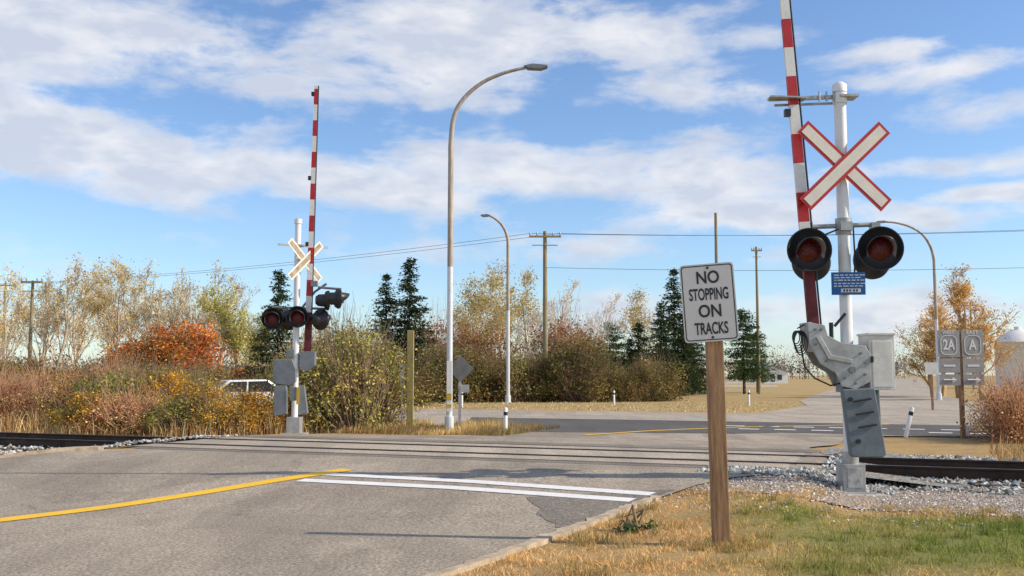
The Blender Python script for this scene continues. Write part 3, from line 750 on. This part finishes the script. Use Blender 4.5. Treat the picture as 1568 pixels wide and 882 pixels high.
for a_, b_ in ((-.5, 2.2), (-.42, 2.2), (-.5, 2.0), (.1, 1.88), (.15, 1.6), (-.12, 1.55), (-.36, 1.78), (.17, 1.75), (.02, 1.48)): mb.path([(a_, -.262, b_), (a_, -.24, b_)], .018, 8)
mb.obj('mechanism_core', [M_grey], S1, bevel=.008)
mb = MB(); mb.box((.39, -.02, 1.76), (.34, .42, .74)); mb.box((.39, -.02, 2.14), (.37, .46, .03)); mb.box((.39, -.235, 1.74), (.27, .012, .62))
mb.obj('control_box', [M_box], S1, bevel=.015)
mb = MB(); mb.box((.25, -.25, 1.8), (.03, .02, .08)); mb.box((.565, -.05, 1.9), (.01, .12, .14)); mb.path([(-.24, -.1, 2.0), (-.24, -.1, 2.3)], .03, 10); mb.path([(-.2, -.12, 2.25), (-.05, -.12, 2.42)], .02, 8)
mb.obj('latches', [M_black], S1)
gate_arm(S1, (-.45, -.04, 2.05), (-.93, -.04, 9.6), .155, .10, .41, 1.25)
mb = MB()
for k in range(6):
    rr_ = .07 + .012 * k; cx, cz = -.72 + .01 * k, 2.1 - .015 * k
    mb.path([(cx + rr_ * .7 * math.cos(t), -.1 - .01 * k, cz + rr_ * 1.25 * math.sin(t)) for t in np.linspace(0, 6.28, 18)], .008, 5, cap=False)
mb.path([(-.66, -.1, 2.0), (-.62, -.12, 1.7), (-.5, -.15, 1.55), (-.3, -.2, 1.45), (-.1, -.2, 1.5)], .012, 6)
mb.path([(-.7, -.1, 2.22), (-.55, -.08, 2.3), (-.45, -.05, 2.35)], .01, 6)
mb.path([(.1, -.1, 3.6), (.11, -.1, 3.2), (.1, -.09, 2.9)], .012, 6)
mb.path([(-.4, -.1, 3.6), (-.36, -.12, 3.4), (-.3, -.1, 3.5), (-.1, -.1, 3.58)], .012, 6)
mb.obj('cables', [M_black], S1)
mb = MB(); mb.box((-.42, .0, 5.44), (1.15, .05, .05), (0, R(-2), 0)); mb.box((-.42, .07, 5.37), (.95, .03, .03), (0, R(-2), 0)); mb.box((-.75, -.05, 5.42), (.5, .2, .02), (0, R(2), 0)); mb.box((.1, 0, 5.45), (.26, .26, .03))
for xx_ in (-.3, -.2, -.1): mb.path([(xx_, -.05, 5.38), (xx_, -.05, 5.52)], .015, 8)
mb.obj('top_bracket', [M_galv], S1)
crossbuck('crossbuck', (-.005, -.13, 4.45), R(4), S1)
mb = MB(); mb.path([(-.52, -.0, 3.62), (.45, -.0, 3.66)], .032, 12); mb.path([(0, 0, 3.52), (0, 0, 3.74)], .11, 20)
for xx_ in (-.5, .43): mb.path([(xx_, 0, 3.64), (xx_, .0, 3.4)], .03, 10); mb.box((xx_, .0, 3.64), (.12, .12, .08))
mb.box((0, -.09, 3.62), (.16, .1, .12))
mb.obj('light_crossarm', [M_galv], S1)
lampunit('signal_light_1', (-.54, -.18, 3.28), R(-4), S1); lampunit('signal_light_2', (.43, -.18, 3.30), R(-12), S1)
lampunit('signal_light_3', (-.36, .3, 3.17), R(175), S1, .27); lampunit('signal_light_4', (.5, .3, 3.2), R(185), S1, .27)
pl_ = empty('emergency_notice', (-.0, -.13, 2.83), (0, 0, R(-6))); pl_.parent = S1
mb = MB(); mb.box((0, 0, 0), (.45, .008, .31)); mb.obj('plate', [M_blue], pl_, bevel=.003)
mb = MB()
for k, zz in enumerate((.115, .08, .045, .0, -.035)):
    x = -.19
    while x < .17:
        w = random.uniform(.03, .075); mb.box((x + w / 2, -.006, zz), (w, .003, .014)); x += w + .016
mb.box((0.03, -.006, -.095), (.26, .003, .05)); mb.obj('lettering', [M_white], pl_)
mb = MB()
for x in (-.06, -.02, .02, .07, .11): mb.box((x, -.009, -.095), (.022, .003, .03))
mb.obj('number', [M_black], pl_)

# ------------------------------------------------------------------ far left signal
gz = float(H(-5.42, 25))
S2 = empty('railroad_crossing_signal', (-5.42, 25, gz))
mb = MB(); mb.path([(0, 0, .3), (0, 0, 5.3)], .08, 18); mb.path([(0, 0, 5.28), (0, 0, 5.4)], .1, 18); mb.obj('mast', [M_mast], S2)
mb = MB(); mb.box((0, 0, .17), (.34, .34, .5)); mb.box((0, 0, .0), (.6, .6, .06)); mb.obj('base_casting', [M_galv], S2, bevel=.01)
e2 = crossbuck('crossbuck', (.22, -.12, 4.33), R(50), S2, L=1.35, W=.2)
for ch in e2.children:
    if ch.name.startswith('blade'):
        ch.data.materials[0] = M_back; ch.data.materials[2] = M_cream
mb = MB(); mb.box((.12, .1, 4.73), (1.3, .04, .05), (0, 0, R(30))); mb.box((.0, 0, 4.72), (.26, .26, .04)); mb.obj('upper_bracket', [M_galv], S2)
mb = MB(); mb.path([(-.6, 0, 3.16), (.75, .0, 3.12)], .03, 10); mb.path([(.1, 0, 3.1), (.45, 0, 3.55), (.75, -.05, 3.75)], .03, 10); mb.path([(.55, -.05, 3.66), (1.15, -.2, 3.6)], .03, 8); mb.box((.45, -.05, 3.75), (.16, .12, .14)); mb.obj('light_crossarm', [M_grey], S2)
lampunit('signal_light_1', (-.57, -.15, 2.87), R(12), S2, .27); lampunit('signal_light_2', (.09, -.3, 2.9), R(8), S2, .27)
lampunit('signal_light_3', (.6, -.05, 2.85), R(150), S2, .27); lampunit('signal_light_4', (-.25, .25, 2.85), R(178), S2, .26)
lampunit('signal_light_5', (.78, -.15, 3.32), R(110), S2, .25); lampunit('signal_light_6', (1.06, -.2, 3.36), R(118), S2, .25)
mb = MB()
mb.prism([(-.52, 1.85), (-.05, 1.85), (.05, 1.6), (.05, 1.3), (-.1, 1.2), (-.45, 1.25), (-.52, 1.4)], -.2, .15)
mb.prism([(-.46, 1.2), (-.16, 1.2), (-.14, .5), (-.46, .45)], -.28, -.12)
mb.prism([(-.08, 1.2), (.2, 1.2), (.3, .5), (0, .45)], .12, .26)
mb.box((-.1, -.1, 2.0), (.2, .16, .2))
mb.obj('gate_mechanism', [M_grey], S2, bevel=.012)
mb = MB(); mb.prism([(.12, 2.05), (.5, 2.05), (.5, 1.7), (.3, 1.55), (.12, 1.6)], -.1, .1); mb.box((.02, -.3, 1.0), (.16, .02, .34)); mb.obj('arm_bracket', [M_grey], S2, bevel=.008)
mb = MB(); mb.box((.14, -.315, .95), (.07, .012, .42)); mb.obj('yellow_band', [pm('yellow_plate', (.65, .45, .03), .5)], S2)
gate_arm(S2, (.28, .0, 1.8), (.40, .0, 8.85), .15, .09, .41, 1.2)

# ------------------------------------------------------------------ no stopping sign
NS = empty('no_stopping_sign', (1.96, 9.5, 0))
mb = MB(); mb.box((0, 0, 1.27), (.155, .115, 2.66)); o = mb.obj('post', [M_post], NS, bevel=.008); o.rotation_euler = (0, R(-1.0), 0)
pn = empty('panel', (-.095, -.095, 2.285), (R(0), R(-3.6), R(-10))); pn.parent = NS
def rrect(w, h, r_, n=6):
    P = []
    for cx, cz, a0 in ((w/2-r_, h/2-r_, 0), (-w/2+r_, h/2-r_, 90), (-w/2+r_, -h/2+r_, 180), (w/2-r_, -h/2+r_, 270)):
        for k in range(n + 1):
            a = R(a0 + 90 * k / n); P.append((cx + r_ * math.cos(a), cz + r_ * math.sin(a)))
    return P[::-1]
def ringprism(mb, o_, i_, y0, y1, mi=0):
    n = len(o_); P = [(a, y0, b) for a, b in o_] + [(a, y0, b) for a, b in i_] + [(a, y1, b) for a, b in o_] + [(a, y1, b) for a, b in i_]
    F = []
    for k in range(n):
        j = (k + 1) % n; F += [[k, j, n + j, n + k], [k, 2*n + k, 2*n + j, j], [n + k, n + j, 3*n + j, 3*n + k]]
    mb.add(P, F, mi)
mb = MB(); mb.prism(rrect(.505, .74, .035), 0, .004); mb.obj('plate', [M_sign], pn)
mb = MB(); ringprism(mb, rrect(.478, .712, .03), rrect(.46, .694, .024), -.003, 0); 
for zz in (.33, -.33): mb.path([(0.01, -.012, zz), (.01, 0, zz)], .012, 10)
mb.obj('border', [M_black], pn)
for nm, s_t, w, h, z in (('NO', 'NO', .21, .12, .235), ('STOPPING', 'STOPPING', .365, .115, .075), ('ON', 'ON', .21, .12, -.085), ('TRACKS', 'TRACKS', .31, .115, -.25)):
    text('text_' + nm.lower(), s_t, w, h, (.005, -.003, z), M_black, pn, bold=.018)

# ------------------------------------------------------------------ lamps
def street_lamp(x, y, pts, r0, r1, head=.62, sgn=1):
    e = empty('street_lamp', (x, y, 0)); mb = MB()
    z1 = pts[0][1]
    zs = np.linspace(0.05, z1, 8); base = [(0, 0, z) for z in zs]
    arc = []
    P = [Vector((0, 0, z1 - .8))] + [Vector((a, 0, b)) for a, b in pts]
    for i in range(1, len(P) - 1):
        for k in range(4):
            t = k / 4; p0, p1, p2, p3 = P[i-1], P[i], P[i+1], P[min(i+2, len(P)-1)]
            arc.append(.5 * ((2*p1) + (p2-p0)*t + (2*p0-5*p1+4*p2-p3)*t*t + (3*p1-p0-3*p2+p3)*t**3))
    arc.append(P[-1])
    k = int(len(base) * .62)
    allp = base + [tuple(a) for a in arc[1:]]
    rad = list(np.linspace(r0, r1, len(allp)))
    mb.path(allp[:k + 1], rad[:k + 1], 14, 0); mb.path(allp[k:], [q * .999 for q in rad[k:]], 12, 1)
    mb.obj('column', [M_lampcol, M_lampup], e)
    mb = MB(); mb.path([(0, 0, 0), (0, 0, .45)], r0 * 1.5, 14); mb.box((0, 0, .02), (.4, .4, .05)); mb.obj('base_cover', [M_lampcol], e)
    ex, ez = pts[-1]; hx = head * sgn
    mb = MB(); mb.prism([(ex - .1*hx, ez + .03), (ex + .3*hx, ez + .09), (ex + hx, ez + .05), (ex + 1.02*hx, ez), (ex + .7*hx, ez - .07), (ex + .1*hx, ez - .05)][::sgn], -.13, .13)
    mb.obj('luminaire', [M_grey], e, bevel=.02)
    return e
L1 = street_lamp(-1.75, 28, [(0, 8.1), (.08, 8.95), (.36, 9.5), (.9, 9.98), (1.55, 10.27), (2.15, 10.42)], .085, .045)
street_lamp(-.23, 57.7, [(0, 9.3), (-.12, 9.9), (-.4, 10.4), (-.8, 10.75), (-1.1, 10.9)], .11, .06, sgn=-1, head=.5)
street_lamp(27.3, 64, [(0, 9.0), (-.2, 9.9), (-.7, 10.7), (-1.5, 11.2), (-2.4, 11.45), (-3.0, 11.5)], .11, .06, sgn=-1)
mb = MB(); mb.box((0, -.1, 1.3), (.14, .01, 1.4)); mb.obj('marker_plate', [M_white], L1)
mb = MB(); mb.box((0, -.11, 1.0), (.142, .01, .18)); mb.box((0, -.11, .75), (.142, .01, .08)); mb.obj('marker_band', [pm('yellow_plate2', (.65, .45, .03), .5)], L1)

e = empty('diamond_sign', (-1.48, 28.4, 0))
mb = MB(); mb.box((0, 0, 1.08), (.08, .05, 2.16)); mb.obj('post', [M_galv], e)
mb = MB(); mb.box((.02, -.04, 1.78), (.54, .006, .54), (0, R(45), 0)); mb.obj('plate', [M_signback], e)
mb = MB(); mb.box((.14, -.04, 1.22), (.26, .006, .22)); mb.obj('tag', [M_galv], e)
e = empty('wooden_signpost', (-2.95, 29, 0))
mb = MB(); mb.box((0, 0, 1.45), (.19, .16, 2.9)); mb.obj('post', [M_ypost], e, bevel=.01)
mb = MB(); mb.box((-.25, .1, 1.65), (.14, .02, .62)); mb.box((-.25, .1, .9), (.04, .04, 1.7)); mb.obj('side_marker', [M_white], e)
def delin(x, y, h=.75, lean=0):
    e = empty('delineator_post', (x, y, 0), (0, lean, 0)); mb = MB()
    mb.path([(0, 0, 0), (0, 0, h), (0, 0, h + .02)], [.055, .055, .03], 14); mb.obj('tube', [M_white], e)
    mb = MB(); mb.path([(0, 0, h - .2), (0, 0, h - .1)], .0565, 14); mb.obj('band', [M_black], e)
delin(-.18, 28, .68); delin(10.15, 25.9, .78, R(14)); delin(5.5, 54, .75); delin(12.3, 52, .8); delin(28.8, 60, .9); delin(-2.5, 50, .8)

e = empty('highway_route_sign', (11.45, 25.5, 0))
mb = MB(); mb.box((0, 0, 1.4), (.1, .09, 2.8)); mb.obj('post', [M_post], e)
for k, sx in enumerate((-.31, .3)):
    mb = MB(); mb.box((sx, -.07, 2.4), (.56, .006, .68)); mb.box((sx, -.07, 1.84), (.54, .006, .36)); mb.box((sx, -.07, 1.48), (.54, .006, .28)); mb.obj('panel_%d' % (k + 1), [M_grn], e, bevel=.002)
    mb = MB(); ringprism(mb, rrect(.42, .5, .14), rrect(.39, .47, .125), -.082, -.074)
    o = mb.obj('shield_%d' % (k + 1), [M_white], e); o.location = (sx, 0, 2.36)
    text('number_%d' % (k + 1), ('2A', 'A')[k], (.3, .2)[k], .26, (sx, -.078, 2.36), M_white, e, bold=.02)
    text('north_%d' % (k + 1), ('WEST', 'EAST')[k], .3, .09, (sx, -.078, 2.68), M_white, e, bold=.01)
    mb = MB(); mb.path([(sx - .16, -.08, 1.48), (sx + .1, -.08, 1.48)], .02, 6); mb.prism([(sx + .06, 1.55), (sx + .18, 1.48), (sx + .06, 1.41)], -.084, -.076); mb.box((sx, -.078, 1.84), (.3, .004, .05)); mb.obj('arrow_%d' % (k + 1), [M_white], e)
e = empty('direction_sign', (19.1, 45.5, 0)); mb = MB(); mb.box((0, 0, 1.1), (.08, .08, 2.2)); mb.obj('post', [M_post], e)
mb = MB(); mb.box((0, -.05, 1.9), (.6, .01, .55)); mb.obj('plate', [M_box], e)

def upole(x, y, h, arm=2.0, rad=.15, armz=.35):
    e = empty('utility_pole', (x, y, 0)); mb = MB(); mb.path([(0, 0, -.1), (0, 0, h)], [rad, rad * .65], 14); mb.obj('shaft', [M_pole], e)
    if arm:
        mb = MB(); mb.box((0, -.14, h - armz), (arm, .1, .12)); mb.box((0, -.14, h - armz - .55), (arm * .8, .05, .05), (0, 0, 0)); mb.obj('crossarm', [M_pole], e)
        mb = MB()
        for t in (-.47, -.25, .25, .47): mb.path([(t * arm, -.14, h - armz + .05), (t * arm, -.14, h - armz + .15), (t * arm, -.14, h - armz + .28)], [.03, .06, .03], 8)
        mb.obj('insulators', [M_galv], e)
    return e
upole(2.07, 62, 10.6, rad=.18); upole(15.5, 75, 13.9, 0, .17); upole(21.0, 85, 12.6, .9, .15); upole(-29, 60, 7.3, 1.3, .13, .1); upole(-48, 94, 10.4); upole(40, 60.5, 10.9); upole(60, 130, 11, 2); upole(82, 150, 12, 2)
M_wire = pm('wire', (.06, .06, .065), .6)
mb = MB()
def wire(a, b, sag, rad=.012):
    a = Vector(a); b = Vector(b)
    mb.path([a.lerp(b, t) - Vector((0, 0, sag * 4 * t * (1 - t))) for t in np.linspace(0, 1, 16)], rad, 4)
for dx in (-.9, .9): 
    wire((-48 + dx, 94, 10.2), (2.07 + dx, 61.9, 10.45), .5); wire((2.07 + dx, 61.9, 10.45), (40 + dx, 60.5, 10.8), .35)
wire((-48, 94, 9.2), (-110, 130, 9.5), .5); wire((2.07, 61.9, 8.3), (40, 60.5, 8.4), .3); wire((-48, 94, 10.2), (-110, 130, 10.2), .5)
mb.obj('power_lines', [M_wire])

UPM = Matrix(((1,0,0,0),(0,0,1,0),(0,1,0,0),(0,0,0,1)))
e = empty('grain_bin', (62, 122, 0)); mb = MB()
mb.revolve([(2.7, 0), (2.7, 5.6), (2.75, 5.6)], UPM, 32, 0)
mb.revolve([(2.8, 5.6), (2.1, 6.4), (1.0, 7.0), (.4, 7.2), (.4, 7.5), (.01, 7.55)], UPM, 32, 0)
for zz in np.arange(.7, 5.5, .75): mb.revolve([(2.7, zz - .04), (2.74, zz), (2.7, zz + .04)], UPM, 32, 0)
mb.obj('shell', [M_white], e)
mb = MB()
for x in np.arange(23, 30, 1.2): mb.box((x, 112, .55), (.14, .14, 1.3))
for z in (.4, .75, 1.1): mb.box((26, 111.9, z), (7.4, .05, .18))
mb.obj('white_fence', [M_white])
e = empty('white_house', (50, 195, -.2)); mb = MB()
mb.prism([(-3, 0), (-3, 2.4), (0, 3.5), (3, 2.4), (3, 0)][::-1], -3, 3); mb.obj('walls', [M_white], e)
mb = MB(); mb.prism([(-3.3, 2.3), (0, 3.6), (0, 3.75), (-3.3, 2.45)][::-1], -3.3, 3.3); mb.prism([(3.3, 2.3), (0, 3.6), (0, 3.75), (3.3, 2.45)], -3.3, 3.3); mb.obj('roof', [M_grey], e)
mb = MB(); mb.box((-1.4, -3.02, 1.4), (.9, .06, 1)); mb.box((1.4, -3.02, 1.4), (.9, .06, 1)); mb.box((0, -3.02, 1), (.9, .05, 2)); mb.obj('windows_and_door', [M_glassk], e)

M_car = pm('car_white_paint', (.8, .8, .8), .25, 0, var=.05, scale=2, bmp=0, grime=.1)
e = empty('parked_car', (-10.4, 39.5, -.02), (0, 0, R(28)))
mb = MB()
mb.prism([(-2.2, .35), (-2.25, .7), (-2.1, .92), (-1.55, .98), (-.95, 1.42), (.55, 1.45), (1.25, .98), (2.05, .85), (2.2, .6), (2.18, .32), (1.75, .3), (1.6, .6), (1.2, .6), (1.05, .28), (-1.05, .28), (-1.2, .6), (-1.6, .6), (-1.75, .3)][::-1], -.86, .86)
mb.obj('body', [M_car], e, bevel=.07)
mb = MB(); gl = [(-1.38, .98), (-.88, 1.36), (.5, 1.39), (1.08, .98)]
mb.prism(gl[::-1], -.872, -.85); mb.prism(gl[::-1], .85, .872)
mb.box((.93, 0, 1.21), (.6, 1.4, .012), (0, R(34), 0)); mb.box((-1.28, 0, 1.21), (.62, 1.4, .012), (0, R(-37), 0)); mb.obj('windows', [M_glassk], e)
mb = MB(); mb.box((-.25, -.88, 1.18), (.06, .01, .4)); mb.obj('pillar', [M_car], e)
mb = MB()
for x in (-1.4, 1.4):
    for y in (-.8, .8): mb.path([(x, y - .1, .33), (x, y + .1, .33)], .33, 20)
mb.obj('wheels', [M_black], e)
mb = MB(); mb.box((2.2, .6, .68), (.06, .3, .12)); mb.box((2.2, -.6, .68), (.06, .3, .12)); mb.obj('headlights', [M_galv], e)

# ------------------------------------------------------------------ world
w = bpy.data.worlds.new('World'); sc.world = w; w.use_nodes = True; nt = w.node_tree; nt.nodes.clear()
try:
    w.cycles.sampling_method = 'MANUAL'; w.cycles.sample_map_resolution = 256
except Exception: pass
sky = N(nt, 'ShaderNodeTexSky'); sky.sky_type = 'NISHITA'; sky.sun_disc = False
SUN_EL, SUN_ROT = R(33), R(99)
sky.sun_elevation = SUN_EL; sky.sun_rotation = SUN_ROT; sky.air_density = 1.0; sky.dust_density = .4; sky.ozone_density = 1.6
tint = mix(nt, 1., sky.outputs[0], (1.02, 1.17, 1.38), 'MULTIPLY')
bg = N(nt, 'ShaderNodeBackground'); bg.inputs[1].default_value = .13; nt.links.new(tint, bg.inputs[0])
tc = N(nt, 'ShaderNodeTexCoord'); sp = N(nt, 'ShaderNodeSeparateXYZ'); nt.links.new(tc.outputs['Generated'], sp.inputs[0])
x, y, z = sp.outputs
az = mth(nt, 'ARCTAN2', x, y)
hor = mth(nt, 'SQRT', mth(nt, 'ADD', mth(nt, 'MULTIPLY', x, x), mth(nt, 'MULTIPLY', y, y)))
el = mth(nt, 'DIVIDE', z, mth(nt, 'MAXIMUM', hor, .05))
cv = N(nt, 'ShaderNodeCombineXYZ'); nt.links.new(az, cv.inputs[0]); nt.links.new(mth(nt, 'MULTIPLY', el, 2.3), cv.inputs[1])
cv.inputs[2].default_value = 3.7
n1 = noise(nt, cv.outputs[0], 7.0, 7, .6, .2); n2 = noise(nt, cv.outputs[0], 16, 3, .55, .2)
blobs = [(140, 60, 340, 90, 0, 1.1), (700, 55, 390, 90, 0, 1.15), (90, 215, 310, 80, .05, 1.15), (460, 270, 340, 58, .12, 1.1), (900, 262, 410, 62, .06, 1.1),
         (1180, 325, 260, 38, .05, .85), (1010, 130, 150, 46, 0, .9), (1490, 95, 150, 30, -.1, 1.0), (1540, 165, 120, 36, 0, 1.0), (1450, 250, 220, 26, 0, 1.0),
         (1200, 38, 120, 28, 0, .85), (1300, 475, 460, 36, 0, .95), (650, 385, 540, 38, 0, .62), (1530, 293, 110, 17, 0, .95), (1370, 68, 110, 20, 0, .9), (850, 150, 280, 30, .02, .7), (1380, 335, 260, 24, 0, .75)]
cov = None
for u_, v_, ru, rv, k, amp in blobs:
    a0 = math.atan((u_ - 784) / 1524); e0 = (574 - v_) / 1524 / math.sqrt(1 + ((u_ - 784) / 1524) ** 2)
    da = mth(nt, 'SUBTRACT', az, a0); de = mth(nt, 'SUBTRACT', el, e0)
    de = mth(nt, 'MULTIPLY_ADD', da, k, de)
    qa = mth(nt, 'MULTIPLY', da, 1524 / ru); qe = mth(nt, 'MULTIPLY', de, 1524 / rv)
    q = mth(nt, 'MULTIPLY_ADD', qa, qa, mth(nt, 'MULTIPLY', qe, qe))
    g = mth(nt, 'MULTIPLY', mth(nt, 'POWER', 2.718, mth(nt, 'MULTIPLY', q, -1.0)), amp)
    cov = g if cov is None else mth(nt, 'MAXIMUM', cov, g)
cov = mth(nt, 'MAXIMUM', cov, mr(nt, mth(nt, 'ABSOLUTE', az), .6, .9, 0, .6))
dens = mth(nt, 'ADD', cov, mth(nt, 'MULTIPLY', mth(nt, 'SUBTRACT', n1, .5), 2.5))
dens = mth(nt, 'ADD', dens, mth(nt, 'MULTIPLY', mth(nt, 'SUBTRACT', n2, .5), .9))
al = mr(nt, dens, .28, .95, 0, .9, True)
al = mth(nt, 'MULTIPLY', al, mr(nt, z, -.01, .03, 0, 1))
cc_ = mix(nt, mr(nt, mth(nt, 'ADD', n2, mth(nt, 'MULTIPLY', dens, .14)), .47, .76), (.9, .9, .93), (.64, .69, .8))
bg2 = N(nt, 'ShaderNodeBackground'); bg2.inputs[1].default_value = 1.0; nt.links.new(cc_, bg2.inputs[0])
ms = N(nt, 'ShaderNodeMixShader'); nt.links.new(al, ms.inputs[0]); nt.links.new(bg.outputs[0], ms.inputs[1]); nt.links.new(bg2.outputs[0], ms.inputs[2])
wo = N(nt, 'ShaderNodeOutputWorld'); nt.links.new(ms.outputs[0], wo.inputs[0])

L = bpy.data.lights.new('sun', 'SUN'); L.energy = 5.0; L.angle = R(.5); L.color = (1, .88, .71)
lo = bpy.data.objects.new('sun', L); COL.objects.link(lo)
sdir = Vector((math.sin(SUN_ROT) * math.cos(SUN_EL), math.cos(SUN_ROT) * math.cos(SUN_EL), math.sin(SUN_EL)))
lo.rotation_euler = sdir.to_track_quat('Z', 'Y').to_euler(); lo.location = (20, -10, 20)

cam = bpy.data.cameras.new('camera'); cam.lens = 35; cam.sensor_width = 36; cam.clip_end = 6000; cam.clip_start = .1
oc = bpy.data.objects.new('camera', cam); COL.objects.link(oc); oc.location = (0, 0, 1.6); oc.rotation_euler = (R(95), 0, 0)
sc.camera = oc
sc.view_settings.view_transform = 'Standard'; sc.view_settings.look = 'None'; sc.view_settings.exposure = 0
